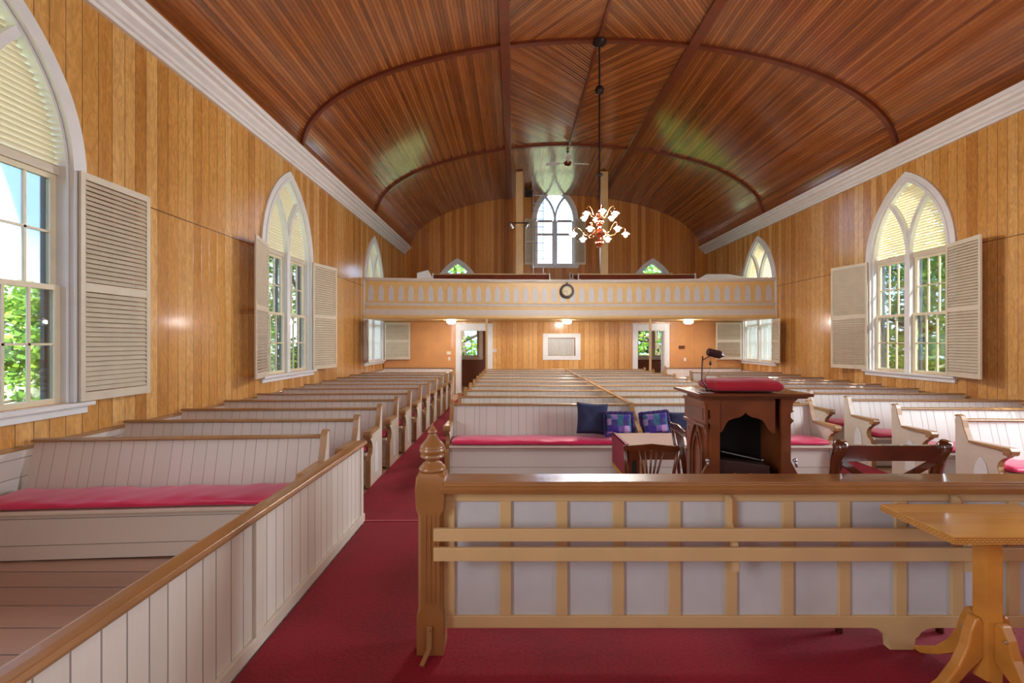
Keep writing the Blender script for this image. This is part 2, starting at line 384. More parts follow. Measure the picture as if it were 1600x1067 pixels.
# wall under the gallery, with two doorways and a glazed opening
dz = 2.13
ld = (-1.78, -.87); rd = (4.12, 5.03)
low_out = [(XL+.01,0),(ld[0],0),(ld[0],dz),(ld[1],dz),(ld[1],0),(rd[0],0),(rd[0],dz),(rd[1],dz),(rd[1],0),(XR-.01,0),(XR-.01,2.415),(XL+.01,2.415)]
wall('wall_vestibule', M_wall_nave, lambda u, d, z: (u, YV+d, z), 0, 0, 0, 0, [[(1.14,1.28),(2.05,1.28),(2.05,1.88),(1.14,1.88)]], t=.14, topf=low_out)
for x0, x1, nm in ((XL+.02, -1.96, 'wall_panel_left'), (5.22, XR-.02, 'wall_panel_right')):
    mb = MB(); n = 3; w = (x1-x0)/n
    for k in range(n): mb.box(x0+k*w+.003, x0+(k+1)*w-.003, YV-.014, YV, .86, 2.40)
    tag(mb.build(nm, M_ply), kind='structure')

# floor, platform, ceiling
tag(MB().box(XL-.25, XR+.25, YF-.25, YB+.25, -.12, 0).build('floor', M_floor), kind='structure')
mb = MB(); mb.box(PX, XR-.03, YF+.01, PY, 0.001, PZ); mb.box(PX, XR-.03, PY, PY+.3, .001, .2)
tag(mb.build('floor_platform', M_carp, bevel=.008), kind='structure')
mb = MB(); mb.box(-1.72, XR-.05, 3.75, 5.72, .001, .012); mb.box(-1.72, -.90, 5.72, YV-.02, .001, .012); mb.box(4.15, 4.96, 5.72, YV-.02, .001, .012)
mb2 = MB()
# aisle runs in one cross-shaped sheet
poly = [(-1.72,3.75),(4.96,3.75),(4.96,YV-.02),(4.15,YV-.02),(4.15,5.68),(-.90,5.68),(-.90,YV-.02),(-1.72,YV-.02)]
mb2.prism(poly, 'z', .001, .012)
tag(mb2.build('carpet', M_carp), 'crimson carpet running up both aisles between the white pews', 'carpet')
tag(MB().box(PX-.0, PX+.8, PY-.012, PY+.004, PZ, PZ+.006).build('trim_1', M_nose), kind='structure')

def ceil_pt(t): return (XC + A_*cos(t), Z0 + B_*sin(t))
def ceiling():
    n = 96; ts = []
    # parameter list with breaks at the ribs u=+-1.8 and the ridge
    tr = math.acos(1.8/A_)
    for a, b, k in ((0, tr, 34), (tr, pi/2, 10), (pi/2, pi-tr, 10), (pi-tr, pi, 34)):
        ts += [(a+(b-a)*i/k, a+(b-a)*(i+1)/k) for i in range(k)]
    ys = [YF, -.6, 4.05, 8.70, 13.35, YB+.02]
    me = bpy.data.meshes.new('ceiling'); V = []; Fc = []; UV = []
    # arc length table
    S = {}; s = 0; last = None
    for a, b in ts:
        pa, pb = ceil_pt(a), ceil_pt(b); S[round(a, 6)] = s; s += sqrt((pa[0]-pb[0])**2+(pa[1]-pb[1])**2); S[round(b, 6)] = s
    smid = S[round(pi/2, 6)]
    for j in range(len(ys)-1):
        for a, b in ts:
            sub = 1
            y0, y1 = ys[j], ys[j+1]
            q = [(a,y0),(b,y0),(b,y1),(a,y1)]
            base = len(V); uv = []
            tm = (a+b)/2; central = abs(XC - ceil_pt(tm)[0]) < 1.8
            for t, y in q:
                x, z = ceil_pt(t); V.append((x, y, z)); sl = S[round(t, 6)] - smid
                if central and j in (1, 2, 3):
                    sg = 1 if tm < pi/2 else -1           # right half has smaller t, sl negative
                    dirn = -1 if j == 3 else 1
                    if j == 1: dirn = -1
                    k = .7071
                    w = k*(sl + sg*dirn*y) ; l = k*(y - sg*dirn*sl)
                    uv.append((w, l))
                else: uv.append((sl, y))
            Fc.append((base+3, base+2, base+1, base)); UV += [uv[3], uv[2], uv[1], uv[0]]
    me.from_pydata(V, [], Fc); me.update(); u = me.uv_layers.new(name='UVMap')
    for i, c in enumerate(UV): u.data[i].uv = c
    me.materials.append(M_ceil)
    for p in me.polygons: p.use_smooth = False
    o = bpy.data.objects.new('ceiling', me); COL.objects.link(o); tag(o, kind='structure')
ceiling()
ti = 2
def rib(path, w, d, mat=None, closed=False):
    """path of (x,z) extruded along y"""
    global ti
# transverse ribs
for yc in (-.6, 4.05, 8.70, 13.35):
    inn = [];  out = []
    for i in range(73):
        t = .03 + (pi-.06)*i/72; x, z = ceil_pt(t); nx, nz = -cos(t)/A_, -sin(t)/B_; l = sqrt(nx*nx+nz*nz); nx /= l; nz /= l
        out.append((x, z)); inn.append((x+nx*.06, z+nz*.06))
    tag(MB().strip(inn, out, 'y', yc-.05, yc+.05).build('trim_%d' % ti, M_rib, smooth='auto'), kind='structure'); ti += 1
for u, w, d, y1 in ((-1.8, .19, .07, YB-.02), (1.8, .19, .07, YB-.02), (0, .06, .05, 13.3)):
    z = Z0 + B_*sqrt(1-(u/A_)**2); sl = -B_/A_*u/A_/sqrt(1-(u/A_)**2)
    a = atan2(sl, 1); M = Matrix.Translation((XC+u, 0, z)) @ Matrix.Rotation(-a, 4, 'Y')
    tag(MB().box(-w/2, w/2, YF, y1, -d, .0, M).build('trim_%d' % ti, M_rib, bevel=.006), kind='structure'); ti += 1
# cornices
cor = [(0,5.20),(.05,5.20),(.06,5.24),(.09,5.25),(.10,5.29),(.16,5.33),(.18,5.37),(.24,5.39),(.25,5.43),(.29,5.44),(.30,5.50),(0,5.50)]
for s_, xw, nm in ((1, XL, 'left'), (-1, XR, 'right')):
    tag(MB().prism([(xw+s_*(p+.001), z) for p, z in cor], 'y', YF+.01, YB-.01).build('cornice_'+nm, M_white), kind='structure')
    # painted wainscot with brown chair rail (fills the wall below the boards)
    w = empty('baseboard_'+nm); tag(w, kind='structure')
    MB().box(xw+s_*.001, xw+s_*.022, YF+.01, YV-.01, .01, .80).build('wainscot_panel', M_wains, w)
    MB().box(xw+s_*.001, xw+s_*.035, YF+.01, YV-.01, .80, .835).build('chair_rail', M_tan, w, bevel=.004)
tag(MB().box(XL+.04, -1.99, YV-.035, YV-.016, .02, .83).build('baseboard_back', M_pewp), kind='structure')
tag(MB().box(5.25, XR-.04, YV-.035, YV-.016, .02, .83).build('baseboard_back_right', M_pewp), kind='structure')

# ------------------------------------------------------------------ windows
def shutter_mesh(w, z0, z1):
    """leaf hinged at x=0, extends to +x; thickness in y"""
    fr = MB(); t = .014; st = .05; zm = z0 + (z1-z0)*.50
    fr.box(0, st, -t, t, z0, z1); fr.box(w-st, w, -t, t, z0, z1)
    fr.box(st, w-st, -t, t, z0, z0+.09); fr.box(st, w-st, -t, t, z1-.07, z1); fr.box(st, w-st, -t, t, zm-.045, zm+.045)
    sl = MB()
    for a, b in ((z0+.095, zm-.05), (zm+.05, z1-.075)):
        n = int((b-a)/.048)
        for i in range(n):
            z = a + (b-a)*(i+.5)/n
            M = Matrix.Translation((0, 0, z)) @ Matrix.Rotation(radians(52), 4, 'X')
            sl.box(st, w-st, -.026, .026, -.0035, .0035, M)
    return fr, sl
_sh = {}
def add_shutter(parent, w, z0, z1, x, y, ang, label=None):
    key = (w, z0, z1)
    if key not in _sh:
        fr, sl = shutter_mesh(w, z0, z1)
        a = fr.build('shutter', M_cream, None, bevel=.003); b = sl.build('louvre_slats', M_cream, a)
        _sh[key] = (a, b)
        o = a
    else:
        a, b = _sh[key]; o = a.copy(); COL.objects.link(o); c = b.copy(); COL.objects.link(c); c.parent = o
    o.parent = parent; o.location = (x, y, 0); o.rotation_euler = (0, 0, ang)
    return o

def bars_arch(W, c, zs, bw, n=10):
    """two curved tracery bars springing from the mullion, mirror images; returns inner/outer outlines"""
    r = W + c; res = []
    t1 = math.acos((W/2 + c)/r)
    # centre of arc leaning left: (-c-W, zs); from (0,zs) to x=-W/2
    for sg in (1, -1):
        inn = []; out = []
        for i in range(n+1):
            t = t1*i/n
            inn.append((sg*(-c-W+(r-bw/2)*cos(t)), zs+(r-bw/2)*sin(t))); out.append((sg*(-c-W+(r+bw/2)*cos(t)), zs+(r+bw/2)*sin(t)))
        res.append((inn, out))
    return res

wi = 0
def make_window(loc, rz, shutters=(None, None), lou=True, curtains=False, P=SIDEWIN, cas=.15, sash=True, zmeet=2.27, sashes=None, shw=None, shtop=None, storm=True):
    """local x along the wall, local y outward"""
    global wi; wi += 1
    W, c, zs, zb = P['W'], P['c'], P['zs'], P['zb']
    e = empty('window_%d' % wi, loc, rz); tag(e, kind='structure')
    ci = outline(W, c, zs, zb, 0, 14, 0); cu = outline(W, c, zs, zb, cas, 14, 0)
    mb = MB(); mb.strip(ci, cu, 'y', -.035, -.002)
    c2 = outline(W, c, zs, zb, .05, 14, 0); mb.strip(ci, c2, 'y', -.05, -.035)
    mb.build('casing', M_white, e, smooth='auto')
    # reveal lining
    li = outline(W-.03, c, zs, zb, 0, 14, 0); lo = outline(W-.002, c, zs, zb, 0, 14, 0)
    MB().strip(li, lo, 'y', .0, .14).build('jamb', M_white, e, smooth='auto')
    MB().box(-W-cas-.03, W+cas+.03, -.10, .13, zb-.045, zb-.005).box(-W-cas, W+cas, -.045, -.003, zb-.12, zb-.045).build('sill', M_white, e, bevel=.006)
    # tracery
    mb = MB(); mb.box(-.06, .06, .0, .11, zb, zs+.03)
    for q, (inn, out) in enumerate(bars_arch(W-.02, c, zs, .075)): mb.strip(inn, out, 'y', .003+.004*q, .088+.004*q)
    mb.build('tracery', M_white, e, smooth='auto')
    if lou:
        mb = MB(); r = W-.03+c; zz = zs+.02
        apex = zs + sqrt(r*r-c*c)
        z = zs + .05
        while z < apex-.06:
            hw = sqrt(max(r*r-(z-zs)**2, 0)) - c
            if hw > .03:
                M = Matrix.Translation((0, .10, z)) @ Matrix.Rotation(radians(-42), 4, 'X')
                mb.box(-hw, hw, -.026, .026, -.004, .004, M)
            z += .054
        mb.build('louvre_slats', M_louv, e)
        MB().box(-W+.03, W-.03, .07, .13, zs-.03, zs+.045).build('louvre_rail', M_cream, e)
    top = zs-.03
    for sg in (-1, 1):
        xa, xb = (.06, W-.03) if sg > 0 else (-W+.03, -.06)
        if sash:
            for nm, y0, a, b in (('upper_sash', .10, zmeet-.02, top), ('lower_sash', .06, zb, zmeet+.03)):
                fr = MB(); st = .055
                fr.box(xa, xa+st, y0, y0+.035, a, b); fr.box(xb-st, xb, y0, y0+.035, a, b)
                fr.box(xa+st, xb-st, y0, y0+.035, a, a+.05); fr.box(xa+st, xb-st, y0, y0+.035, b-.05, b)
                xi, xj = xa+st, xb-st
                for k in (1, 2): x = xi+(xj-xi)*k/3; fr.box(x-.011, x+.011, y0+.006, y0+.03, a+.05, b-.05)
                zc = (a+b)/2; fr.box(xi, xj, y0+.006, y0+.03, zc-.011, zc+.011)
                s_ = fr.build(nm, M_cream2, e)
                MB().box(xi, xj, y0+.016, y0+.02, a+.05, b-.05).build('pane', M_glass, s_)
        else:
            fr = MB(); y0 = .09
            fr.box(xa, xa+.04, y0, y0+.03, zb, zs); fr.box(xb-.04, xb, y0, y0+.03, zb, zs)
            for z in (zb+.03, zb+(zs-zb)*.70, zs): fr.box(xa+.04, xb-.04, y0, y0+.03, z-.045, z+.045)
            s_ = fr.build('sash', M_greyb, e)
            ld_ = MB(); 
            for k in range(1, 6): x = xa+(xb-xa)*k/6; ld_.box(x-.004, x+.004, y0+.01, y0+.02, zb, zs)
            for k in range(1, 5): z = zb+(zs-zb)*k/5; ld_.box(xa, xb, y0+.01, y0+.02, z-.004, z+.004)
            ld_.build('lead_lines', M_greyb, s_)
        if curtains:
            cu_ = MB(); n = 44; vs_ = []; fs = []
            for i in range(n+1):
                x = xa+.03+(xb-xa-.06)*i/n; y = .035+.014*sin(i*1.35)
                vs_ += [(x, y, zb+.03), (x, y, zs-.1)]
            for i in range(n): fs.append((2*i, 2*i+2, 2*i+3, 2*i+1))
            cu_.add(vs_, fs).build('curtain', M_curt, e, smooth=True)
    if storm and sash:
        mb = MB()
        for sg in (-1, 1):
            for x in (.07, W-.04): mb.box(sg*(x-.02), sg*(x+.02), .18, .22, zb, zs-.03)
        mb.build('storm_frame', M_storm, e)
    if not lou:
        pts = outline(W-.03, c, zs, zs, 0, 14, 0)
        MB().prism(pts, 'y', .10, .106).build('upper_pane', M_glass, e)
        if not sash or True:
            d = MB(); 
            for k in range(-7, 8):
                for sg in (1, -1):
                    # diagonal lead lines inside each arch, clipped by sampling
                    pr = None
                    for i in range(60):
                        z = zs + i*.025; x = k*.16 + sg*(z-zs)*.6
                        r = W-.03+c; hw = sqrt(max(r*r-(z-zs)**2, 0))-c
                        ok = abs(x) < hw
                        if ok and pr: d.bar((pr[0], .095, pr[1]), (x, .095, z), .006, .008)
                        pr = (x, z) if ok else None
            d.build('lead_lines', M_greyb, e)
    sw = shw or .83
    for i, an in enumerate(shutters):
        if an is None: continue
        z0, z1 = (zb, shtop or zs+.04)
        x = (W+.03)*(1 if i else -1)
        a = -radians(an) if i else pi + radians(an)
        add_shutter(e, sw, z0, z1, x, -.075, a)
    return e

# local +x maps to +Y on the left wall and to -Y on the right wall
make_window((XL, 3.6, 0), pi/2, (None, 1.5))
make_window((XL, 8.8, 0), pi/2, (16, 13))
make_window((XL, 14.15, 0), pi/2, (20, 82), curtains=True, shtop=2.39)
make_window((XR, 3.6, 0), -pi/2, (None, None))
make_window((XR, 8.8, 0), -pi/2, (15, 15))
make_window((XR, 14.15, 0), -pi/2, (86, 17), curtains=True, shtop=2.39)
make_window((XL, -1.7, 0), pi/2); make_window((XR, -1.7, 0), -pi/2)
make_window((XC-3.86, YB, 0), 0, lou=False)
make_window((XC+3.86, YB, 0), 0, lou=False)
make_window((XC, YB, 0), 0, (3, 3), lou=False, P=CWIN, cas=.17, sash=False, shw=.42)

# doorways under the gallery
def doorway(n, x0, x1):
    e = empty('door_%d' % n, ((x0+x1)/2, YV, 0)); tag(e, kind='structure'); w = (x1-x0)/2; c = .16
    mb = MB(); mb.box(-w-c, -w, -.03, -.002, 0.013, dz+.20); mb.box(w, w+c, -.03, -.002, 0.013, dz+.20); mb.box(-w, w, -.03, -.002, dz, dz+.20)
    mb.box(-w-c-.02, w+c+.02, -.045, -.002, dz+.20, dz+.23)
    mb.build('casing', M_white, e, bevel=.004)
    mb = MB(); mb.box(-w, -w+.02, .0, .14, .013, dz); mb.box(w-.02, w, .0, .14, .013, dz); mb.box(-w+.02, w-.02, 0, .14, dz-.02, dz); mb.build('jamb', M_white, e)
    return e
doorway(1, *ld); d2 = doorway(2, *rd)
def leaf(x, ang, parent):
    mb = MB(); mb.box(0, .8, -.02, .02, .02, dz-.03)
    for a, b in ((.2, .95), (1.05, 1.95)):
        for q in (.1, .45): mb.box(q, q+.25, -.027, .027, a, b)
    o = mb.build('door_leaf', M_white, parent, bevel=.004); o.location = (x, .17, 0); o.rotation_euler = (0, 0, ang)
    k = MB().sphere((.73, -.06, 1.0), .028).sphere((.73, .06, 1.0), .028).tube([(.73,-.06,1.0),(.73,.06,1.0)], .01).build('door_knob', M_brass, o, smooth=True)
leaf(.42, radians(72), d2)
# glazed opening between the doors
e = empty('window_12', (1.595, YV, 0)); tag(e, kind='structure')
mb = MB(); mb.box(-.63,-.455,-.03,-.002,1.14,2.02); mb.box(.455,.63,-.03,-.002,1.14,2.02); mb.box(-.455,.455,-.03,-.002,1.14,1.28); mb.box(-.455,.455,-.03,-.002,1.88,2.02); mb.build('casing', M_white, e, bevel=.005)
MB().box(-.453,.453,.05,.06,1.285,1.875).build('pane', M_glass, e)
cu = MB(); vs_=[]; fs=[]
for i in range(61): x=-.44+.88*i/60; y=.10+.012*sin(i*1.1); vs_+=[(x,y,1.29),(x,y,1.86)]
for i in range(60): fs.append((2*i,2*i+2,2*i+3,2*i+1))
cu.add(vs_,fs).build('curtain', M_curt, e, smooth=True)

# ------------------------------------------------------------------ pews
ORD = ['first','second','third','fourth','fifth','sixth','seventh','eighth','ninth','tenth','eleventh','twelfth']
def end_profile():
    p = [(.02,.015),(.03,.88),(.022,.915),(-.005,.93),(-.04,.92),(-.055,.885),(-.075,.80),(-.115,.70),(-.14,.655),
         (-.40,.645),(-.52,.64),(-.545,.62),(-.54,.59),(-.50,.565),(-.455,.52),(-.44,.47),(-.46,.42),(-.51,.385),(-.53,.34),(-.535,.015)]
    return p
def make_pew(L, s, name='pew', ends=(True,)):
    """aisle end at x=0, bench runs to s*L; back top at y=0; sitter faces -y"""
    e = empty(name)
    X = lambda a: s*a
    x0, x1 = sorted((X(.045), X(L)))
    MB().prism([(-.115,.40),(-.015,.86),(.008,.86),(-.01,.72),(-.02,.02),(-.06,.02),(-.085,.40)], 'x', x0, x1).build('backrest', M_pew, e)
    MB().prism([(-.05,.868),(.022,.868),(.026,.880),(.020,.892),(-.012,.896),(-.045,.890),(-.053,.880)], 'x', x0, x1).build('cap_rail', M_tan, e, bevel=.004)
    MB().prism([(-.09,.385),(-.52,.385),(-.535,.392),(-.535,.412),(-.52,.42),(-.11,.42)], 'x', x0, x1).build('seat', M_pewp, e, bevel=.003)
    MB().box(x0, x1, -.47, -.445, .016, .384).build('front_panel', M_wains, e)
    pr = end_profile(); a, b = sorted((X(0), X(.04)))
    ep = MB().prism(pr, 'x', a, b).build('end_panel', M_pewp, e, bevel=.004)
    # tan trim along the front edge and top
    k = list(range(2, len(pr)-0)); inn = []; out = []
    for i in k:
        p, q = pr[max(i-1, 0)], pr[min(i+1, len(pr)-1)]
        dx, dy = q[0]-p[0], q[1]-p[1]; l = sqrt(dx*dx+dy*dy); nx, ny = -dy/l, dx/l
        if i in (2,): nx, ny = .6, .8
        inn.append(pr[i]); out.append((pr[i][0]-abs(nx)*.012*(1 if i > 2 else -1), pr[i][1]+(.012 if (ny > 0 or i < 10) else 0)*abs(ny)))
    a2, b2 = sorted((X(-.008), X(.048)))
    MB().strip(inn, out, 'x', a2, b2).build('edge_trim', M_tan, ep)
    am = MB(); a3, b3 = sorted((X(-.022), X(.062)))
    am.prism([(-.14,.655),(-.52,.645),(-.56,.648),(-.575,.665),(-.56,.685),(-.52,.69),(-.15,.682)], 'x', a3, b3)
    am.prism([(-.52,.69),(-.575,.69),(-.60,.66),(-.59,.62),(-.55,.605),(-.51,.61)], 'x', a3-.004, b3+.004)
    am.build('armrest', M_tan, e, bevel=.008)
    ins = [(x*.09-.27, z) for x, z in []]
    pts = [(-.27+x, z) for x, z in outline(.075, .16, .36, .13, 0, 8)]
    xo = X(-.006); xi = X(.002)
    MB().prism(pts, 'x', min(xo, xi), max(xo, xi)).build('inset_panel', M_white, ep)
    return e
def make_cushion(L, s, amp=.006, D=.40, th=.055, nx=46, ny=12, name='seat_cushion', seed=0, mat=None):
    rnd = random.Random(seed); mb = MB(); vs_ = []; fs = []
    prof = []
    for j in range(ny*2):
        a = 2*pi*j/(ny*2); ca, sa = cos(a), sin(a)
        prof.append((math.copysign(abs(ca)**.35, ca)*D/2, math.copysign(abs(sa)**.55, sa)*th/2))
    m = len(prof)
    for i in range(nx+1):
        t = i/nx; x = t*L; endk = min(1, min(t, 1-t)*nx/2.0); kk = (max(endk, .0)**.5)*.5+.5 if endk < 1 else 1
        if endk == 0: kk = .55
        for j, (y, z) in enumerate(prof):
            w = amp*(sin(x*9+j*.5+seed)+.6*sin(x*23+seed*2+y*20)) if z > 0 else 0
            crown = (.012*(1-(y/(D/2))**2)) if z > 0 else 0
            vs_.append((s*x, y*(.93+.07*kk)+.004*sin(x*6+seed), z*kk + w*kk + crown + th/2))
    for i in range(nx):
        for j in range(m): fs.append((i*m+j, i*m+(j+1) % m, (i+1)*m+(j+1) % m, (i+1)*m+j))
    fs.append(tuple(range(m))); fs.append(tuple(range(nx*m, nx*m+m)))
    return mb.add(vs_, fs).build(name, mat or M_cush, smooth=True)

def put(o, x, y, z=0, rz=0): o.location = (x, y, z); o.rotation_euler = (0, 0, rz); return o
def cush_at(o, px, py, rz, sx, z=.424):
    # cushion local origin at its aisle end; place inside pew frame
    lx, ly = sx*.07, -.325
    put(o, px + lx*cos(rz) - ly*sin(rz), py + lx*sin(rz) + ly*cos(rz), z, rz)

LS = 2.54
pewL = make_pew(LS, -1); cuL = None
left_y = [4.24 + .855*n for n in range(11)] + [14.62]
lang = [4.0, 1.8, 1.8] + [1.6]*8 + [0]
for n, y in enumerate(left_y):
    p = pewL if n == 0 else copy_tree(pewL); a = radians(lang[n]); put(p, -1.73, y, 0, a)
    if n == 11: put(p, -1.98, y+.50, 0, 0)
    xa, ya = p.location.x, p.location.y
    lab = 'off-white beadboard pew in the block along the left wall, %s row from the front' % ORD[n]
    if n == 0: lab = 'nearest off-white beadboard pew at left, behind the low panelled partition'
    if n == 11: lab = 'rearmost off-white pew of the left wall block, its back against the far wall'
    tag(p, lab, 'pew', 'pews along the left wall')
    if n == 0: c = make_cushion(LS-.1, -1, amp=.006, seed=3, nx=90, th=.065)
    elif n == 1: cuL = c = make_cushion(LS-.1, -1, amp=.004, seed=1)
    else: c = copy_tree(cuL)
    cush_at(c, xa, ya, a if n < 11 else 0, -1)
    tag(c, ('puffy bright crimson seat cushion on the nearest left pew' if n == 0 else 'crimson seat cushion on the left wall pew in the %s row from the front' % ORD[n]), 'cushion', 'cushions on the left wall pews')
pewR = make_pew(LS, 1); cuR = make_cushion(LS-.1, 1, seed=5)
right_y = [5.11 + .865*n for n in range(10)] + [14.62]
for n, y in enumerate(right_y):
    p = pewR if n == 0 else copy_tree(pewR); a = radians(-2.0)
    put(p, 4.98, y, 0, a)
    if n == 10: put(p, 5.0, y+.50, 0, 0); a = 0
    xa, ya = p.location.x, p.location.y
    lab = 'off-white beadboard pew in the block along the right wall, %s row from the front' % ORD[n]
    if n == 0: lab = 'nearest off-white pew at the right edge of the photo with sunlit back'
    if n == 10: lab = 'rearmost off-white pew of the right wall block, its back against the far wall'
    tag(p, lab, 'pew', 'pews along the right wall')
    c = cuR if n == 0 else copy_tree(cuR); cush_at(c, xa, ya, a, 1)
    tag(c, 'crimson seat cushion on the right wall pew in the %s row from the front' % ORD[n], 'cushion', 'cushions on the right wall pews')
LCW = 2.46
pewCL = make_pew(LCW, 1); pewCR = make_pew(LCW, -1)
for n in range(10):
    y = 6.35 + .885*n
    for proto, x, side in ((pewCL, XC-2.5, 'left'), (pewCR, XC+2.5, 'right')):
        p = proto if n == 0 else copy_tree(proto); put(p, x, y)
        lab = 'off-white pew in the %s half of the middle block, %s row from the front' % (side, ORD[n])
        if n == 0: lab = ('front middle pew left of the divider, long crimson cushion and a navy pillow on it' if side == 'left' else 'front middle pew right of the divider, partly hidden behind the pulpit')
        tag(p, lab, 'pew', 'pews of the middle block')
c = make_cushion(LCW-.1, 1, seed=2, nx=70, amp=.004, th=.06); cush_at(c, XC-2.5, 6.35, 0, 1)
tag(c, 'long crimson cushion on the front middle pew left of the divider', 'cushion', 'cushions on the front middle pews')
c = make_cushion(LCW-.1, -1, seed=4, th=.06); cush_at(c, XC+2.5, 6.35, 0, -1)
tag(c, 'crimson cushion on the front middle pew right of the pulpit', 'cushion', 'cushions on the front middle pews')
# divider between the halves
e = empty('pew_divider', (XC, 6.0, 0)); tag(e, 'long off-white divider with tan cap splitting the middle block of pews', 'divider')
MB().box(-.018, .018, .30, 8.33, .016, .875).prism([(-.24,.02),(-.24,.45),(-.12,.60),(.10,.70),(.25,.80),(.30,.875),(.30,.02)], 'x', -.018, .018).build('panel', M_pewp, e)
MB().box(-.032, .032, .30, 8.34, .875, .905).build('cap', M_tan, e, bevel=.004)
mb = MB(); pp = [(-.24,.02),(-.24,.45),(-.12,.60),(.10,.70),(.25,.80),(.30,.90)]
mb.strip(pp, [(y-.02, z+.01) for y, z in pp], 'x', -.03, .03); mb.build('edge_trim', M_tan, e)

# ------------------------------------------------------------------ pillows
def pillow(name, w, h, t, mat, loc, rot, seed=0, parent=None, n=18):
    mb = MB(); vs_ = []; fs = []; rnd = random.Random(seed)
    for side in (1, -1):
        for i in range(n+1):
            for j in range(n+1):
                u, v = i/n*2-1, j/n*2-1
                k = max(0, (1-u**4)*(1-v**4))**.5
                cx = u*w/2*(1-.06*(1-v*v)*abs(u)); cz = v*h/2*(1-.06*(1-u*u)*abs(v))
                wr_ = .006*sin(u*7+seed)*sin(v*6+seed*2)*k
                vs_.append((cx, side*(t/2*k)+wr_, cz))
    m = (n+1)**2
    for sd_ in (0, 1):
        for i in range(n):
            for j in range(n):
                a = sd_*m+i*(n+1)+j; fs.append((a, a+1, a+n+2, a+n+1))
    o = mb.add(vs_, fs).build(name, mat, parent, smooth=True, weld=True); o.location = loc; o.rotation_euler = rot; return o
o = pillow('pillow', .42, .42, .15, M_navy, (1.05, 6.09, .725), (radians(-14), radians(3), 0), 1)
tag(o, 'square navy blue pillow leaning upright on the front middle pew', 'pillow')
def ruffled(loc, rot, label, seed):
    o = pillow('pillow', .34, .27, .13, M_quilt, (0,0,0), (0,0,0), seed)
    mb = MB(); pts = []; n = 60; vs_ = []; fs = []
    for i in range(n):
        a = 2*pi*i/n; ca, sa = cos(a), sin(a); q = max(abs(ca), abs(sa)); x, z = ca/q*.163, sa/q*.128
        y = .016*sin(i*2.1+seed); vs_ += [(x, 0, z), (x*1.25, y, z*1.3)]
    for i in range(n): fs.append((2*i, 2*((i+1) % n), 2*((i+1) % n)+1, 2*i+1))
    r = mb.add(vs_, fs).build('ruffle', M_ruff, o, smooth=True); md = r.modifiers.new('thick', 'SOLIDIFY'); md.thickness = .006
    put(o, *loc); o.rotation_euler = rot; tag(o, label, 'pillow', 'patchwork pillows'); return o
ruffled((1.375, 5.96, .675), (radians(-18), 0, 0), 'purple and teal patchwork pillow beside the big navy pillow, left of the divider', 2)
ruffled((1.86, 5.98, .68), (radians(-16), radians(-6), 0), 'purple patchwork pillow with dark ruffle, just right of the divider', 5)
o = pillow('pillow', .46, .30, .15, M_navy, (2.27, 6.09, .665), (radians(-20), 0, 0), 4)
tag(o, 'low navy blue pillow lying beyond the divider behind the chair', 'pillow')

# ------------------------------------------------------------------ partition at the platform's left edge
e = empty('side_partition', (PX, 0, PZ)); tag(e, 'low off-white beadboard partition with brown cap, foreground left', 'partition')
PH = .575
MB().box(-.05, -.02, .2, PY, -.399, PH).box(-.06, -.012, PY-.05, PY, -.399, PH).build('board_panel', M_pewY, e)
MB().prism([(-.075,PH),(.01,PH),(.018,PH+.012),(.01,PH+.03),(-.02,PH+.032),(-.05,PH+.032),(-.07,PH+.025),(-.075,PH+.012)], 'y', .2, PY+.01).build('cap_rail', M_tan2, e, bevel=.003)
MB().box(-.02, -.0, .2, PY, .001, .06).build('base_trim', M_pewp, e, bevel=.003)
MB().box(-.045, -.002, 1.99, 2.06, .06, PH).build('joint_post', M_pewp, e, bevel=.004)

# ------------------------------------------------------------------ choir screen
SY = 2.0
def SP(px, py, Y=SY): return ((px-803)/F*Y, H-(py-533)/F*Y)
e = empty('choir_screen', (0, SY, PZ)); tag(e, 'long panelled choir rail in buff and pale lavender with brown cap and turned newel post', 'railing')
k = SY/F
def lz(py): return H-(py-533)*k - PZ
x_end = 3.3
fr = MB(); xs = [701.5+88.4*i for i in range(13)]
xw = [(x-803)*k for x in xs]
z_top, z_b1, z_b2, z_bot = lz(766), lz(783), lz(962), lz(981)
fr.box(xw[0]-.024, x_end, .0, .035, z_b1, z_top); fr.box(xw[0]-.024, x_end, 0, .035, z_bot, z_b2)
while xw[-1] < x_end: xw.append(xw[-1]+88.4*k)
for x in xw:
    if x+.025 < x_end: fr.box(x-.025, x+.025, 0, .035, z_b2, z_b1)
fr.build('frame', M_buff, e, bevel=.003)
for i in range(len(xw)-1):
    if xw[i+1] > x_end: break
    MB().box(xw[i]+.025, xw[i+1]-.025, .012, .024, z_b2, z_b1).build('panel', M_lav, e)
mb = MB(); mb.prism([(-.05,lz(766)),(-.055,lz(757)),(-.04,lz(753)),(-.04,lz(748)),(.085,lz(748)),(.085,lz(766))], 'x', xw[0]-.03, x_end); mb.build('cap_rail', M_tan2, e, bevel=.004)
for a, b in ((826,846), (856,877)):
    Yr = SY-.11; kk = Yr/F
    zt, zb_ = H-(a-533)*kk-PZ, H-(b-533)*kk-PZ
    MB().box((677-803)*kk, x_end, -.11, -.092, zb_, zt).build('shelf_rail', M_buff, e, bevel=.003)
for px in (1140, 1497):
    x = (px-803)*k*.985
    mb = MB(); w = .012
    mb.strip([(-.005,lz(770)),(-.03,lz(778)),(-.03,lz(812)),(-.08,lz(826)),(-.088,lz(877))], [(.0,lz(766)),(-.012,lz(778)),(-.012,lz(815)),(-.062,lz(832)),(-.070,lz(880))], 'x', x-w, x+w)
    mb.build('bracket', M_buff, e)
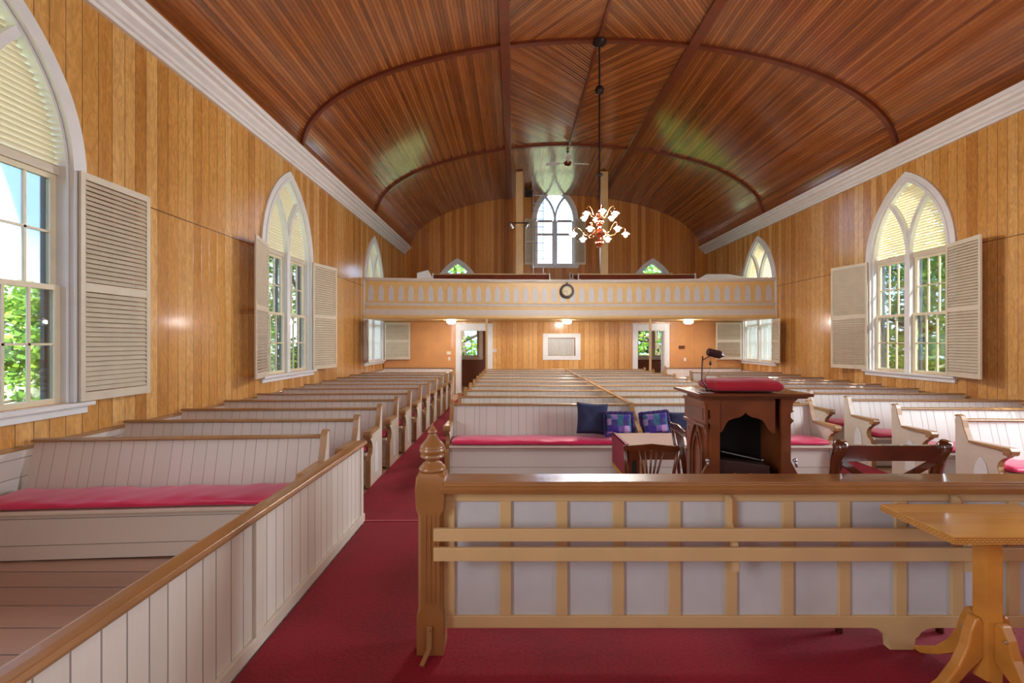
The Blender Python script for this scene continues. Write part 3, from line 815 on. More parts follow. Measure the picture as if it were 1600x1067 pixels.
# curved foot under the bottom rail
fx = (1410-803)*k
pts = [(-.14,z_bot+.003),(-.11,z_bot-.004),(-.085,z_bot-.016),(-.075,z_bot-.035),(-.06,z_bot-.045),(-.055,.0015),(.05,.0015),(.058,z_bot-.045),(.072,z_bot-.035),(.085,z_bot-.016),(.11,z_bot-.004),(.14,z_bot+.003)]
MB().prism([(fx+a, z) for a, z in pts], 'y', .0, .035).build('foot', M_buff, e)
# newel post
pc = (-.362, .02)
w = .058; ch = .02
def octo(w, ch): return [(w,-w+ch),(w,w-ch),(w-ch,w),(-w+ch,w),(-w,w-ch),(-w,-w+ch),(-w+ch,-w),(w-ch,-w)]
mb = MB(); zs_ = [(.0015,w,.002),(lz(955),w,.002),(lz(945),w-.004,.014),(lz(802),w-.004,.014),(lz(790),w+.002,.002),(lz(762),w+.006,.002),(lz(742),w+.004,.012),(lz(736),w-.006,.02)]
vs_ = []; fs = []
for z, w_, c_ in zs_: vs_ += [(pc[0]+x, pc[1]+y, z) for x, y in octo(w_, c_)]
for i in range(len(zs_)-1):
    for j in range(8): fs.append((i*8+j, i*8+(j+1) % 8, (i+1)*8+(j+1) % 8, (i+1)*8+j))
fs += [tuple(range(7,-1,-1)), tuple(range(len(zs_)*8-8, len(zs_)*8))]
po = mb.add(vs_, fs).build('newel_post', M_tan2, e, smooth='auto')
mb = MB()
for x in (-.02, 0, .02): mb.box(pc[0]+x-.0035, pc[0]+x+.0035, pc[1]-w+.0015, pc[1]-w+.008, lz(935), lz(790))
mb.build('reeding', M_tan2, po)
q = lambda px, py: (px*k*.5, lz(py))
prof = [(41,735),(44,732),(45,729),(42,725),(38,722),(34,719),(33,717),(24,714),(22,711),(24,707),(34,703),(39,700),(40,697),(35,694),(39,690),(42,686),(43,681),(40,679),(42,676),(40,672),(30,665-1),(20,655),(14,646),(10,641),(16,640),(17,638),(12,633),(7,628),(4,623),(1,617)]
# stretch to the photographed finial (shoulder 736, tip 662)
pr2 = []
for a, b in prof:
    t = (735-b)/(735-617); pr2.append((max(a*k*.47, .001), lz(736 - t*74)))
MB().lathe(pr2, (pc[0], pc[1], 0), 28).build('finial', M_tan2, po, smooth=True)
MB().bar((pc[0]-.002, pc[1]-w-.006, lz(968)), (pc[0]-.002, pc[1]-w-.008, lz(1003)), .022, .006).bar((pc[0]-.004, pc[1]-w-.008, lz(1004)), (pc[0]-.022, pc[1]-w-.07, .006), .018, .008).sphere((pc[0]-.002, pc[1]-w-.010, lz(973)), .007).build('floor_bolt', M_tan, po)

# ------------------------------------------------------------------ small pine table (right foreground)
tx, ty, th = 1.80, 1.73, .676-.0
e = empty('pedestal_table', (tx, ty, PZ)); tag(e, 'small varnished pine pedestal table with greek key edge, right foreground', 'table')
hx, hy0, hy1 = .28, -.158, .158
zt = H-(838-533)*(ty+hy0)/F - PZ
def plate(z0, z1, inset=0):
    return [(-hx+inset, hy0+inset), (hx-inset, hy0+inset), (hx-inset, hy1-inset), (-hx+inset, hy1-inset)]
MB().box(-hx, hx, hy0, hy1, zt-.004, zt).build('tabletop', M_pine, e)
MB().box(-hx, hx, hy0, hy1, zt-.027, zt-.004).build('table_edge', M_greek, e)
pw = .046
hexp = [(pw*cos(pi/3*i+pi/6+.25), pw*sin(pi/3*i+pi/6+.25)) for i in range(6)]
MB().prism(hexp, 'z', .085, zt-.027).build('pedestal', M_pine2, e, bevel=.002)
for a in (0, 90, 180, 270):
    M = Matrix.Rotation(radians(a+4), 4, 'Z')
    o_ = [(.036,.30),(.05,.318),(.065,.315),(.085,.27),(.10,.21),(.135,.14),(.19,.075),(.27,.022),(.285,.012),(.28,.0015),(.25,.0015)]
    i_ = [(.22,.018),(.17,.05),(.12,.09),(.085,.125),(.055,.15),(.036,.17)]
    mb = MB(); mb.prism([(x, z) for x, z in o_+i_], 'y', -.019, .019, M); lg = mb.build('leg', M_pine2, e, bevel=.006)
    MB().sphere((.078, -.021, .265), .008, 10, 6, M=M).build('screw_cap', M_tan, lg, smooth=True)

# ------------------------------------------------------------------ x-back chair behind the screen
e = empty('dining_chair', (1.75, 2.15, PZ)); tag(e, 'dark mahogany x-back chair standing behind the choir rail at right', 'chair')
hw = .235
for s in (-1, 1):
    pts = [(s*hw,-.03,.0015),(s*hw,.01,.22),(s*hw,.02,.45),(s*hw,.01,.65),(s*(hw+.005),-.02,.80),(s*(hw+.006),-.045,.87),(s*(hw+.006),-.055,.895)]
    MB().tube(pts, [.016,.018,.022,.022,.025,.031,.022], 10).build('rear_leg', M_chair, e, smooth=True)
    MB().tube([(s*(hw-.01),.41,.0015),(s*(hw-.01),.40,.43)], [.015,.021], 10).build('front_leg', M_chair, e, smooth=True)
MB().prism([(-hw-.01,.01),(-hw-.02,.42),(hw+.02,.42),(hw+.01,.01)], 'z', .445, .475).build('seat', M_chair, e, bevel=.012)
mb = MB(); n = 14
for i in range(n):
    a, b = -1+2*i/n, -1+2*(i+1)/n
    ya, yb = -.035+.03*(1-a*a), -.035+.03*(1-b*b); za, zb_ = .868+.006*(a*a), .868+.006*(b*b)
    mb.add([(a*hw,ya-.012,.80-.004*(1-a*a)),(b*hw,yb-.012,.80-.004*(1-b*b)),(b*hw,yb-.012,zb_),(a*hw,ya-.012,za),(a*hw,ya+.012,.80-.004*(1-a*a)),(b*hw,yb+.012,.80-.004*(1-b*b)),(b*hw,yb+.012,zb_),(a*hw,ya+.012,za)], [(0,1,2,3),(7,6,5,4),(0,4,5,1),(3,2,6,7),(1,5,6,2),(0,3,7,4)])
mb.build('crest_rail', M_chair, e, smooth='auto')
for s in (-1, 1):
    pts = [(s*hw*.93, -.02, .795), (s*hw*.5, .0, .725), (0, .012+.006*s, .66), (-s*hw*.5, .016, .60), (-s*hw*.93, .015, .52)]
    mb = MB()
    for a, b in zip(pts, pts[1:]): mb.bar(a, b, .016, .026)
    mb.build('cross_brace', M_chair, e)
MB().bar((-hw,.0,.25),(hw,.0,.25),.016,.02).bar((-hw,.40,.2),(hw,.40,.2),.016,.02).build('stretcher', M_chair, e)

# ------------------------------------------------------------------ pulpit
PXc = 1.40; px0, px1 = 1.147-PXc, 1.652-PXc; py0, py1 = 2.70, 3.03
e = empty('pulpit', (PXc, py0, PZ)); tag(e, 'carved dark oak pulpit with open back and a red cushion on top', 'pulpit')
dpt = py1-py0; zt = 1.05
# top with mouldings
MB().box(1.086-PXc, 1.75-PXc, -.05, .40, zt-.018, zt).prism([(1.10-PXc,zt-.018),(1.736-PXc,zt-.018),(1.72-PXc,zt-.03),(1.115-PXc,zt-.03)], 'y', -.035, .385).build('top', M_oak, e, bevel=.004)
def sil(px, py): return ((px-803)/F*2.7-PXc, H-(py-533)/F*2.7-PZ)
left = [(1092,618),(1096,624),(1103,628),(1104,634),(1104,640),(1110,641),(1110,648),(1111,653),(1106,657),(1107,660),(1110,663),(1110,720),(1106,724),(1095,745),(1090,756),(1090,806)]
L_ = [sil(*p) for p in left]; L_[-1] = (L_[-1][0], .002); inner = sil(1125, 640)[0]
MB().prism(L_ + [(inner, .002), (inner, L_[0][1])], 'y', 0, .022).build('left_stile', M_oak2, e, bevel=.002)
ri = [(1252,618),(1246,624),(1240,629),(1239,634),(1239,641),(1242,642),(1236,645),(1236,652),(1241,657),(1237,661),(1236,663),(1236,720),(1238,724),(1248,742),(1252,756),(1252,806)]
R_ = [sil(*p) for p in ri]; R_[-1] = (R_[-1][0], .002); inn2 = sil(1221, 640)[0]
MB().prism(R_ + [(inn2, .002), (inn2, R_[0][1])], 'y', 0, .022).build('right_stile', M_oak2, e, bevel=.002)
# ogee valance
va = [(1125,617),(1213,617),(1213,677),(1207,676),(1202,671),(1199,665),(1195,658),(1187,654),(1177,652),(1170,648),(1167,644),(1164,648),(1157,652),(1147,654),(1140,657),(1136,662),(1133,668),(1130,674),(1125,677)]
MB().prism([sil(*p) for p in va], 'y', .012, .026).build('valance', M_oak2, e)
MB().box(px0+.004, px0+.02, .022, dpt, .002, zt-.03).build('left_side', M_oak2, e)
MB().box(px1-.02, px1-.004, .022, dpt, .002, zt-.03).build('right_side', M_oak2, e)
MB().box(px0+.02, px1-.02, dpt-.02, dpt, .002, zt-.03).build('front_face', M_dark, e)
MB().box(px0+.02, px1-.02, .03, dpt-.021, .42, .44).build('shelf', M_oak, e)
# left side carving
MB().box(px0-.012, px0+.003, .0, dpt, .86, .98).box(px0-.02, px0+.003, -.004, dpt+.004, .98, 1.0).box(px0-.02, px0+.003, -.004, dpt+.004, .84, .86).build('frieze', M_oak2, e, bevel=.002)
MB().box(px0-.015, px0-.012, .03, dpt-.03, .885, .955).build('frieze_panel', M_oak, e)
a1 = [(y+.15, z) for y, z in outline(.085, .17, .66, .30, 0, 8)]; a2 = [(y+.15, z) for y, z in outline(.085, .17, .66, .30, .014, 8)]
a3 = [(y+.15, z) for y, z in outline(.055, .14, .64, .30, 0, 8)]; a4 = [(y+.15, z) for y, z in outline(.055, .14, .64, .30, .012, 8)]
MB().strip(a1, a2, 'x', px0-.012, px0+.004).strip(a3, a4, 'x', px0-.008, px0+.004).build('arch_moulding', M_oak, e)
cx = (1084-803)/F*3.0-PXc
for yy, xx in ((dpt-.03, cx-.01),):
    MB().lathe([(.026,.25),(.026,.30),(.018,.31),(.016,.33),(.016,.54),(.02,.545),(.02,.56),(.016,.565),(.015,.74),(.019,.75),(.028,.78),(.030,.80),(.022,.81),(.022,.84)], (xx, yy, 0), 18).build('column', M_oak2, e, smooth='auto')
    MB().box(xx-.035, px0+.004, yy-.035, yy+.035, .20, .25).box(xx-.032, px0+.004, yy-.032, yy+.032, .84, .86).build('column_block', M_oak2, e, bevel=.003)
for pxx in (1106, 1243):
    p_ = sil(pxx, 719); MB().sphere((p_[0], .005, p_[1]), .013, 12, 8).tube([(p_[0],.005,p_[1]),(p_[0]+(.01 if pxx > 1200 else .004),.005,p_[1]-.04)], .007).build('catch', M_alu, e, smooth=True)
# leather case on the shelf
e = empty('briefcase', (1.40, 2.74, PZ+.4415)); tag(e, 'dark brown leather case standing open inside the pulpit', 'case')
MB().prism([(-.165,.0),(.145,.0),(.145,.165),(-.165,.205)], 'y', .0, .10).build('case_body', M_leather, e, bevel=.006)
MB().prism([(-.16,.235),(.145,.172),(.148,.182),(-.158,.245)], 'y', .09, .20).build('case_lid', M_black, e, bevel=.003)
MB().bar((-.11,.085,.232),(.143,.085,.176),.005,.006).sphere((.143,.085,.178),.008,8,6).build('lid_rim', M_alu, e)
for x in (-.065, .03):
    MB().tube([(x-.02,-.004,.115),(x-.012,-.016,.125),(x,-.016,.122),(x+.002,-.010,.10),(x+.002,-.004,.07)], .0055).build('clasp', M_brass, e, smooth=True)
# red cushion on the pulpit
e = make_cushion(.40, 1, amp=.002, D=.28, th=.062, nx=34, ny=14, name='pulpit_cushion', seed=8, mat=M_velv)
put(e, 1.205, 2.84, PZ+zt+.004, radians(-1)); tag(e, 'plump red velvet cushion lying on the pulpit top', 'cushion')
# reading lamp
lx, ly, lzz = 1.165, 2.875, PZ+zt
def LP(px, py, Y=2.87): return ((px-803)/F*Y-lx, H-(py-533)/F*Y-lzz)
e = empty('reading_lamp', (lx-.0, 2.665, lzz)); tag(e, 'bronze bankers reading lamp clamped on the pulpit beside the red cushion', 'lamp')
def LQ(px, py, Y=2.69): return ((px-803)/F*Y-lx, Y-2.665, H-(py-533)/F*Y-lzz)
base = LQ(1104, 601)
MB().box(base[0]-.035, base[0]+.03, .0, .06, .001, .007).build('base_plate', M_alu, e, bevel=.002)
MB().tube([LQ(1098,556),LQ(1097,575),LQ(1096.5,590),LQ(1098,596),LQ(1102,601),(base[0]+.005,.03,.008)], .0045, 8).build('pole', M_lampb, e, smooth=True)
MB().tube([LQ(1098,562),LQ(1112,554)], .0035, 8).build('arm', M_lampb, e, smooth=True)
p1, p2 = Vector(LQ(1106.5,549)), Vector(LQ(1125,554)); d = (p2-p1).normalized()
MB().tube([p1-d*.004, p1, p2, p2+d*.004, p2+d*.03], [.018,.022,.024,.022,.001], 8).build('shade', M_lampb, e)
MB().tube([LQ(1111,556), LQ(1110,563), LQ(1109,568), LQ(1110,574), LQ(1106,583), LQ(1102,590), LQ(1102,598)], .0013, 5).sphere(LQ(1110,567), .008, 8, 6, sz=1.6).build('cord_switch', M_black, e, smooth=True)

# ------------------------------------------------------------------ communion table and chairs on the nave floor
e = empty('communion_table', (1.72, 4.71, 0)); tag(e, 'carved oak communion table with crimson cloth hanging at its left end', 'table')
MB().box(-.63, .63, -.29, .29, .715, .75).build('tabletop', M_glare, e, bevel=.004)
MB().box(-.58, .58, -.26, -.235, .60, .715).box(-.58, .58, .235, .26, .60, .715).build('apron', M_oak, e)
for sx in (-1, 1):
    for sy in (-1, 1):
        lg = MB().box(sx*.54-.055, sx*.54+.055, sy*.22-.03, sy*.22+.03, .0135, .715).build('leg', M_oak, e, bevel=.005)
        if sy < 0:
            mb = MB()
            for dx, dz_ in ((-.018,0),(.018,0),(0,.018),(0,-.018)): mb.lathe([(.015,0),(.015,.006)], (0,0,0), 12, Matrix.Translation((sx*.54+dx, -.252, .655+dz_)) @ Matrix.Rotation(pi/2, 4, 'X'))
            pts = [(sx*.54+x, z) for x, z in outline(.024, .04, .55, .34, 0, 5)]; mb.prism(pts, 'y', -.252, -.249)
            mb.build('carving', M_dark, lg)
cl = MB().box(-.642, -.632, -.29, .29, .44, .757).box(-.642, -.60, -.285, .285, .751, .757).build('altar_cloth', M_cloth)
cl.location = (1.72, 4.71, 0); tag(cl, 'crimson cloth with gold fringe draped over the left end of the communion table', 'tablecloth')
MB().box(-.643, -.631, -.29, .29, .40, .44).build('fringe', M_gold, cl)
def spindle_chair(loc, rz, label, wood):
    e = empty('side_chair', loc, rz); tag(e, label, 'chair')
    # back faces -y (towards the camera at rz=0), seat runs to +y
    hw = .20; zt = .88
    for s in (-1, 1):
        MB().tube([(s*(hw-.02),-.02,.0135),(s*(hw-.015),.02,.43),(s*(hw+.005),-.01,.65),(s*(hw+.025),-.05,zt-.03)], [.015,.019,.017,.014], 8).build('rear_leg', wood, e, smooth=True)
        MB().tube([(s*(hw+.01),.40,.0135),(s*hw,.38,.43)], [.014,.02], 8).build('front_leg', wood, e, smooth=True)
    MB().prism([(-hw-.005,.0),(-hw-.03,.41),(hw+.03,.41),(hw+.005,.0)], 'z', .43, .455).build('seat', wood, e, bevel=.008)
    cr = [(-.235,zt-.055),(-.24,zt-.02),(-.22,zt-.008),(-.19,zt-.012),(-.10,zt-.004),(0,zt+.006),(.10,zt-.004),(.19,zt-.012),(.22,zt-.008),(.24,zt-.02),(.235,zt-.055),(.15,zt-.06),(0,zt-.05),(-.15,zt-.06)]
    MB().prism(cr, 'y', -.062, -.04).build('crest_rail', wood, e, bevel=.004)
    for i in range(5):
        t = (i-2)/2
        MB().tube([(t*.045,.015,.46),(t*.055,-.005,.60),(t*.10,-.05,zt-.055)], [.008,.010,.008], 6).build('spindle', wood, e, smooth=True)
    MB().bar((-hw,.0,.22),(hw,.0,.22),.014,.02).bar((-hw,.39,.18),(hw,.39,.18),.014,.02).build('stretcher', wood, e)
    return e
spindle_chair((1.175, 3.93, 0), radians(-3), 'brown wooden spindle back chair with curved crest before the communion table', M_oak)
e = spindle_chair((1.50, 4.0, 0), radians(-93), 'dark wooden chair turned sideways between the spindle chair and the pulpit', M_chair)
e.scale = (1, 1, 1.16)

# ------------------------------------------------------------------ gallery
UW = 5.93
def gy(u): return 13.2 + .5*(1-(u/UW)**2)
g = empty('gallery', (XC, 13.2, 0)); tag(g, 'buff gallery balcony with a row of small pointed panels across the far end', 'balcony')
nU = 40
def sweep(prof, name, mat, u0=-UW, u1=UW, bevel=0):
    """prof: closed list of (out, z), out measured towards the camera"""
    mb = MB(); vs_ = []; fs = []; m = len(prof)
    for i in range(nU+1):
        u = u0+(u1-u0)*i/nU
        for o_, z in prof: vs_.append((u, gy(u)-13.2-o_, z))
    for i in range(nU):
        for j in range(m): fs.append((i*m+j, i*m+(j+1) % m, (i+1)*m+(j+1) % m, (i+1)*m+j))
    fs.append(tuple(range(m))); fs.append(tuple(range(nU*m, nU*m+m)))
    return mb.add(vs_, fs).build(name, mat, g, smooth='auto')
R4 = lambda o0, o1, z0, z1: [(o0,z0),(o1,z0),(o1,z1),(o0,z1)]
sweep(R4(-.06, 0, 2.45, 3.52), 'parapet_panel', M_buffg)
sweep([(-.12,3.52),(.04,3.52),(.06,3.56),(.07,3.58),(.07,3.61),(-.12,3.61)], 'parapet_cap', M_greyb)
sweep([(0,2.80),(.05,2.80),(.06,2.84),(.05,2.87),(.03,2.89),(0,2.89)], 'moulding', M_greyb)
sweep(R4(0, .03, 2.70, 2.80), 'moulding', M_buffg)
sweep([(0,2.53),(.06,2.53),(.06,2.60),(.05,2.70),(0,2.70)], 'lower_band', M_greyb)
sweep([(0,2.42),(.05,2.42),(.08,2.46),(.07,2.53),(0,2.53)], 'moulding', M_buffg)
lm = None; nl = 42
for i in range(nl):
    u = -5.78 + 11.56*i/(nl-1)
    if lm is None:
        lm = MB().prism(outline(.082, .26, 3.20, 2.94, 0, 6), 'y', -.008, .004).build('lancet_panel', M_lav, g)
        o = lm
    else: o = lm.copy(); COL.objects.link(o)
    o.location = (u, gy(u)-13.2, 0); o.rotation_euler = (0, 0, atan2(-2*.5*u/UW**2, 1))
mb = MB(); pts = [(-UW+2*UW*i/nU, gy(-UW+2*UW*i/nU)-13.2+.06) for i in range(nU+1)] + [(UW, 4.78), (-UW, 4.78)]
mb.prism(pts, 'z', 2.42, 2.72).build('deck', M_buffg, g)
for y0, z1 in ((.8, 3.03), (1.95, 3.22), (2.9, 3.37)):
    MB().box(-UW+.05, UW-.05, y0, 4.75, z1-.20 if z1 > 3.1 else 2.72, z1).build('tier', M_floor, g)
for u in (-1.44, 1.40):
    o = MB().box(-.12, .12, -.12, .12, 3.225, 7.44).box(-.122, .122, -.122, .122, 3.225, 5.55).build('gallery_post', M_buff, bevel=.006)
    o.location = (XC+u, 15.32, 0); tag(o, 'tall buff post rising from the gallery to the ceiling, %s of the pair' % ('left' if u < 0 else 'right'), 'post', 'tall gallery posts')
for u in (-2.44, 2.44):
    o = MB().box(-.03, .03, -.03, .03, .013, 2.42).build('slim_post', M_buff, bevel=.004); o.location = (XC+u, 13.56, 0)
    tag(o, 'slim buff post propping the gallery beside the %s aisle' % ('left' if u < 0 else 'right'), 'post', 'slim posts under the gallery')
# gallery benches
def gbench(L, name='gallery_bench'):
    e = empty(name)
    MB().prism([(0,.02),(-.03,.02),(-.13,.42),(-.03,.86),(0,.86)], 'x', 0, L).build('backrest', M_rib, e)
    MB().box(0, L, -.045, .02, .86, .885).build('cap_rail', M_buff, e, bevel=.004)
    MB().box(0, L, -.48, -.12, .40, .43).box(0, L, -.44, -.42, .02, .40).build('seat', M_rib, e)
    MB().box(-.03, 0, -.48, .02, .02, .66).box(-.03, 0, -.1, .02, .66, .90).build('bench_end', M_white, e)
    MB().box(L, L+.03, -.48, .02, .02, .66).box(L, L+.03, -.1, .02, .66, .90).build('bench_end', M_white, e)
    return e
gb = None
for n, (y, z) in enumerate(((14.6, 3.032), (15.97, 3.222), (16.75, 3.372))):
    for side, x in (('left', XC-4.2), ('right', XC+.45)):
        o = gb if gb is None else None
        if gb is None: gb = o = gbench(3.7)
        else: o = copy_tree(gb)
        put(o, x, y, z); tag(o, 'brown backed gallery bench with pale cap in the %s half, %s row behind the parapet' % (side, ORD[n]), 'bench', 'gallery benches')
o = MB().prism([(-2.95,3.40),(-2.5,3.40),(-2.5,3.72),(-2.62,3.93),(-2.95,3.84)], 'y', 13.85, 13.99).build('speaker_box', M_white); tag(o, 'white box standing at the left of the gallery behind the parapet', 'box')
o.data.transform(Matrix.Translation((0, 0, -.0)))
MB().box(-2.93, -2.52, 13.86, 13.98, 2.725, 3.40).build('stand', M_white, o)
o = MB().prism([(5.85,3.032),(7.55,3.032),(7.55,3.80),(6.9,3.92),(6.2,3.92),(5.85,3.72)], 'y', 14.62, 14.72).build('stair_screen', M_white); tag(o, 'low white screen with sloping ends at the right of the gallery', 'screen')
# clock
e = empty('wall_clock', (1.585, gy(0)-.075, 3.265)); tag(e, 'round dark framed clock hanging on the gallery front', 'clock')
Mx = Matrix.Rotation(pi/2, 4, 'X')
MB().lathe([(.14,0),(.205,.0),(.215,.03),(.20,.055),(.15,.05),(.14,.038)], (0,0,0), 32, Mx).build('case_ring', M_iron, e, smooth='auto')
MB().lathe([(.142,.039),(.142,.043)], (0,0,0), 32, Mx).build('dial', M_clockf, e)
MB().box(-.03, .03, -.04, .0, .195, .26).build('hanger', M_iron, e, bevel=.004)
mb = MB()
for i in range(12):
    a = i*pi/6; mb.bar((.112*sin(a), -.045, .112*cos(a)), (.13*sin(a), -.045, .13*cos(a)), .006, .008)
mb.build('hour_marks', M_iron, e)
MB().bar((0,-.048,0), (-.08,-.048,-.03), .008, .012).build('hour_hand', M_iron, e)
MB().bar((0,-.051,0), (.012,-.051,-.11), .006, .008).build('minute_hand', M_iron, e)
# globes under the gallery
gl = None
for x, z_, nm in ((-1.92, 0, 'left'), (1.63, 0, 'middle'), (5.35, 0, 'right')):
    if gl is None:
        gl = empty('ceiling_light')
        MB().lathe([(.12,-.025),(.12,0)], (0,0,0), 24).build('base', M_white, gl)
        MB().lathe([(.03,-.125),(.09,-.115),(.125,-.09),(.135,-.06),(.125,-.026)], (0,0,0), 24).build('glass_bowl', M_globe, gl, smooth=True)
        o = gl
    else: o = copy_tree(gl)
    put(o, x, 13.95, 2.418); tag(o, 'glowing white bowl light under the gallery, %s one of three' % nm, 'ceiling light', 'bowl lights under the gallery')
# switches and plates
def plate_(name, px, py, w, h, label, cat, Y, mat=M_white, box=True):
    x, z = (px-803)/F*Y, H-(py-533)/F*Y
    o = MB().box(-w/2, w/2, -.025, 0, -h/2, h/2).build(name, mat, bevel=.004); put(o, x, Y-.001, z); tag(o, label, cat); return o
o = plate_('thermostat', 701.5, 551, .15, .11, 'cream thermostat box left of the left doorway', 'thermostat', YV-.016, M_cream2)
MB().box(-.03,.03,-.03,-.025,-.02,.02).build('dial', M_white, o)
o = plate_('light_switch', 702, 560, .07, .11, 'white light switch under the cream thermostat', 'switch', YV-.016)
MB().box(-.01,.01,-.035,-.025,-.02,.02).build('toggle', M_cream2, o)
o = plate_('round_thermostat', 773, 547, .12, .09, 'small white thermostat right of the left doorway', 'thermostat', YV-.003)
MB().sphere((0,-.028,0), .018, 12, 8).build('dial', M_iron, o, smooth=True)
o = plate_('wooden_plaque', 1065, 542, .20, .11, 'small wooden plaque on the far wall right of the right doorway', 'plaque', YV-.016, M_oak)
o = plate_('light_switch', 1070, 561, .07, .11, 'white light switch below the wooden plaque', 'switch', YV-.016)
MB().box(-.01,.01,-.035,-.025,-.02,.02).build('toggle', M_cream2, o)
# spot lamps on the left post
e = empty('spotlight_bar', (XC-1.44, 15.14, 5.70)); tag(e, 'pair of chrome spotlights on a bar across the left gallery post', 'spotlight')
MB().bar((-.33,0,.0),(.33,0,.0),.03,.03).build('bar', M_iron, e)
for s in (-1, 1):
    M = Matrix.Translation((s*.3, -.03, -.02)) @ Matrix.Rotation(radians(s*30), 4, 'Y') @ Matrix.Rotation(radians(35), 4, 'X')
    MB().lathe([(.10,-.16),(.09,-.12),(.05,-.03),(.04,0)], (0,0,0), 16, M).build('lamp_head', M_alu, e, smooth='auto')
# ladder and hatch
e = empty('ladder', (.92, 17.2, 3.371)); tag(e, 'tall thin aluminium ladder standing before the high middle window', 'ladder')
for s in (-1, 1): MB().box(s*.19-.014, s*.19+.014, -.02, .02, .002, 4.03).build('rail', M_alu, e)
for i in range(13): MB().box(-.19, .19, -.012, .012, .3+i*.30, .325+i*.30).build('rung', M_alu, e)
MB().box(.42, .70, 17.0, 17.5, 7.30, 7.42).build('attic_hatch', M_dark)
tag(bpy.data.objects['attic_hatch'], 'dark open attic hatch in the ceiling above the ladder', 'hatch')
# ceiling fan
e = empty('ceiling_fan', (XC+.0, 13.75, 7.15)); tag(e, 'white three bladed ceiling fan hanging near the gallery', 'fan')
MB().tube([(0,0,.0),(0,0,.40)], .012).lathe([(.06,.34),(.05,.36),(.02,.30)], (0,0,0), 12).build('downrod', M_chair, e)
MB().lathe([(.03,-.09),(.08,-.07),(.11,-.03),(.11,.02),(.05,.06),(.03,.10)], (0,0,0), 20).build('motor', M_copper, e, smooth='auto')
for a in (-95, 8, 172):
    M = Matrix.Rotation(radians(a), 4, 'Z') @ Matrix.Rotation(radians(12), 4, 'X')
    MB().prism([(.10,-.02),(.22,-.02),(.30,-.07),(.62,-.08),(.66,-.05),(.66,.05),(.62,.08),(.30,.07),(.22,.02),(.10,.02)], 'z', -.012, .0, M).build('blade', M_white, e)

# ------------------------------------------------------------------ chandelier
CY = 8.70; CX = 1.635; CZ = 3.78
e = empty('chandelier', (CX, CY, 0)); tag(e, 'copper and brass two tier chandelier with lit bulbs hanging on a long rod', 'chandelier')
ctop = Z0+B_-.05
MB().tube([(0,0,4.3),(0,0,ctop)], .018, 8).build('rod', M_iron, e)
MB().lathe([(.03,-.10),(.10,-.06),(.13,-.02),(.13,0)], (0,0,ctop), 20).build('canopy', M_iron, e, smooth='auto')
MB().sphere((0,0,6.56), .085).build('rod_ball', M_iron, e, smooth=True)
MB().lathe([(.02,-.04),(.03,-.02),(.07,-.01),(.07,.01),(.03,.02),(.02,.04)], (0,0,4.94), 16).build('rod_collar', M_iron, e, smooth='auto')
def zpx(y): return H + (533-y)*CY/F
MB().lathe([(.02,zpx(386)),(.05,zpx(385)),(.02,zpx(384))] + [(max(.075*sin(pi*i/12), .02), zpx(379)-.075*cos(pi*i/12)) for i in range(1, 12)] +
     [(.025,zpx(371.5)),(.04,zpx(370)),(.11,zpx(367.5)),(.155,zpx(365.5)),(.155,zpx(364)),(.11,zpx(361)),(.09,zpx(359)),(.03,zpx(356)),(.02,zpx(354))] +
     [(max(.08*sin(pi*i/12), .02), zpx(347)-.08*cos(pi*i/12)) for i in range(1, 12)] +
     [(.02,zpx(339)),(.05,zpx(336)),(.06,zpx(334)),(.03,zpx(331)),(.02,zpx(328)),(.018,4.4)], (0,0,0), 28).build('body', M_copper, e, smooth='auto')
armp = {}
for tier, (rad, zb_, n, ph) in enumerate(((.50, 3.80, 6, 0), (.31, 4.15, 6, 30))):
    for i in range(n):
        a = radians(ph + 60*i); M = Matrix.Rotation(a, 4, 'Z')
        if tier == 0: pts = [(.10,0,zpx(362)),(.20,0,zpx(368)),(.29,0,zpx(366)),(.36,0,zpx(358)),(.43,0,zpx(354.5)),(.49,0,zpx(357)),(.50,0,zb_+.06)]
        else: pts = [(.05,0,zpx(335)),(.10,0,zpx(339)),(.15,0,zpx(336)),(.19,0,zpx(328)),(.25,0,zpx(324.5)),(.30,0,zpx(326.5)),(.31,0,zb_+.06)]
        if tier not in armp:
            A = MB().tube(pts, .0075, 6).build('arm', M_brass, e, smooth=True)
            hd = MB().lathe([(.02,.03),(.028,.035),(.022,.07),(.012,.09)], (rad,0,zb_), 12).build('socket', M_copper, A, smooth='auto')
            sh = MB().lathe([(.078,.012),(.07,.016),(.045,.03),(.03,.05)], (rad,0,zb_), 20).build('lamp_shade', M_shadeg, A, smooth='auto')
            bb = MB().sphere((rad,0,zb_-.012), .036, 14, 9).build('bulb', M_bulb, A, smooth=True)
            armp[tier] = A; o = A
        else: o = copy_tree(armp[tier], e)
        o.rotation_euler = (0, 0, a)

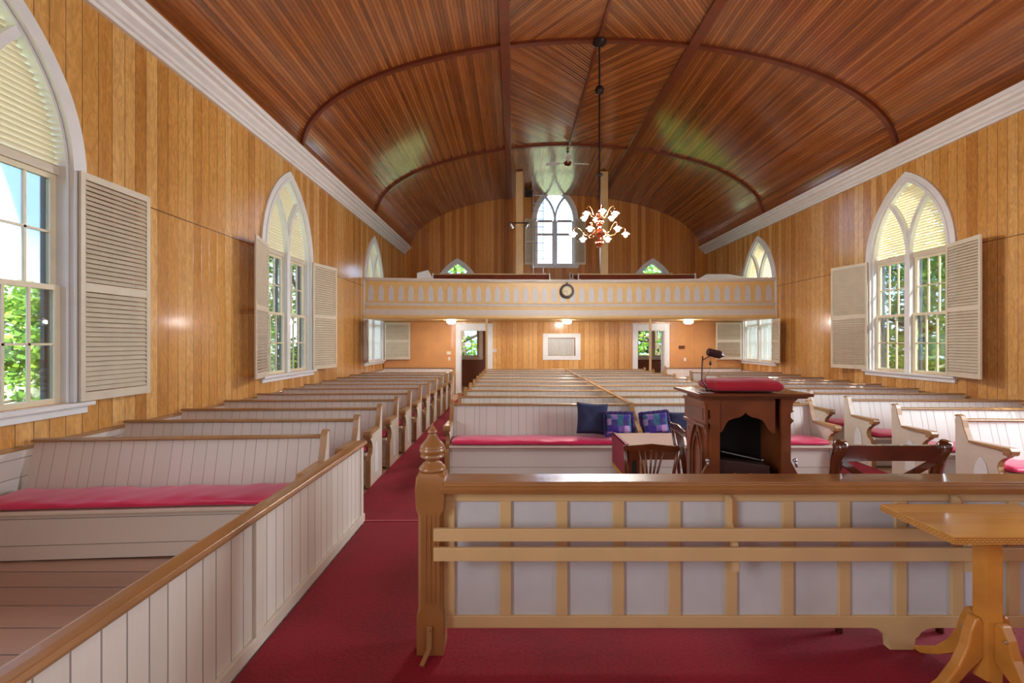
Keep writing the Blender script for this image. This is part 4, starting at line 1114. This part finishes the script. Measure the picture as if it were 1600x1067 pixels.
# ------------------------------------------------------------------ outdoors
tag(MB().box(-70, 70, -60, 90, -1.3, -1.2).build('ground', M_grass), kind='structure')
def tree(x, y, h, r, mats, label, seed, n=2600, leaf=.2, low=.15, name='tree'):
    rnd = random.Random(seed); e = empty(name, (x, y, -1.2)); tag(e, label, name, 'trees outside the windows')
    tr = MB(); tr.tube([(0,0,-.05),(.1,.05,h*.3),(0,.1,h*.6),(.1,0,h*.85)], [r*.09,r*.07,r*.05,r*.02], 8)
    cl = []
    for i in range(26):
        a = rnd.uniform(0, 2*pi); zz = rnd.uniform(low, 1); rr = r*sqrt(rnd.random())*(1-.55*abs(zz-.5)*1.2)
        c = (rr*cos(a), rr*sin(a), h*zz); cl.append((c, rnd.uniform(.28, .5)*r))
        if i % 2 == 0: tr.tube([(0,0,c[2]*.7), (c[0]*.6, c[1]*.6, c[2]*.92), c], [r*.03, r*.02, r*.008], 5)
    tr.build('trunk', M_bark, e, smooth=True)
    for q, m in enumerate(mats):
        mb = MB(); vs_ = []; fs = []
        for i in range(n//len(mats)):
            c, s = cl[rnd.randrange(len(cl))]
            v = Vector((rnd.gauss(0,1), rnd.gauss(0,1), rnd.gauss(0,1))).normalized()*s*(rnd.random()**.4)
            p = Vector(c)+v; t1 = Vector((rnd.gauss(0,1), rnd.gauss(0,1), rnd.gauss(0,.5))).normalized(); t2 = t1.cross(Vector((rnd.gauss(0,1), rnd.gauss(0,1), rnd.gauss(0,1)))).normalized()
            l = leaf*rnd.uniform(.6, 1.3); b = len(vs_)
            vs_ += [p, p+t1*l*.5+t2*l*.28, p+t1*l, p+t1*l*.5-t2*l*.28]; fs.append((b, b+1, b+2, b+3))
        mb.add(vs_, fs).build('foliage', m, e)
G = [M_leaf1, M_leaf2]; D = [M_leaf3, M_leaf1]
tree(-15, 12.2, 4.4, 2.2, G, 'light green leafy shrub low outside the nearest left window', 1, 5000, .26, .1, 'shrub')
tree(-13.6, 18.2, 7.5, 2.2, D, 'darker tree with branches against the sky outside the nearest left window', 2, 2600, .24, .3)
tree(-12, 25.5, 9, 3.0, G, 'bright green tree seen through the second left window', 3, 5000, .3)
tree(-21, 32, 12, 4.0, D, 'large dark tree behind, through the second left window', 4, 4000, .4)
tree(-11, 35.5, 9, 3.0, G, 'green tree outside beyond the last left window', 5, 3000, .35)
tree(16, 15.6, 10, 3.2, G, 'bright green tree filling the right window panes', 6, 6000, .3)
tree(22, 24.5, 12, 4.0, D, 'dark green tree behind, seen through the right window', 7, 4500, .4)
tree(14.5, 33, 9, 3.0, G, 'green tree seen at the far edge of the right window', 8, 4000, .35)
tree(-3.2, 27, 8, 3.4, G, 'bright green tree seen through the left doorway window', 9, 6000, .3)
tree(8.0, 26, 8, 3.4, G, 'bright green tree seen through the right doorway window', 10, 6000, .3)
tree(17, 8.2, 4.2, 2.0, G, 'low green shrub outside the right wall', 11, 3000, .26, .1, 'shrub')
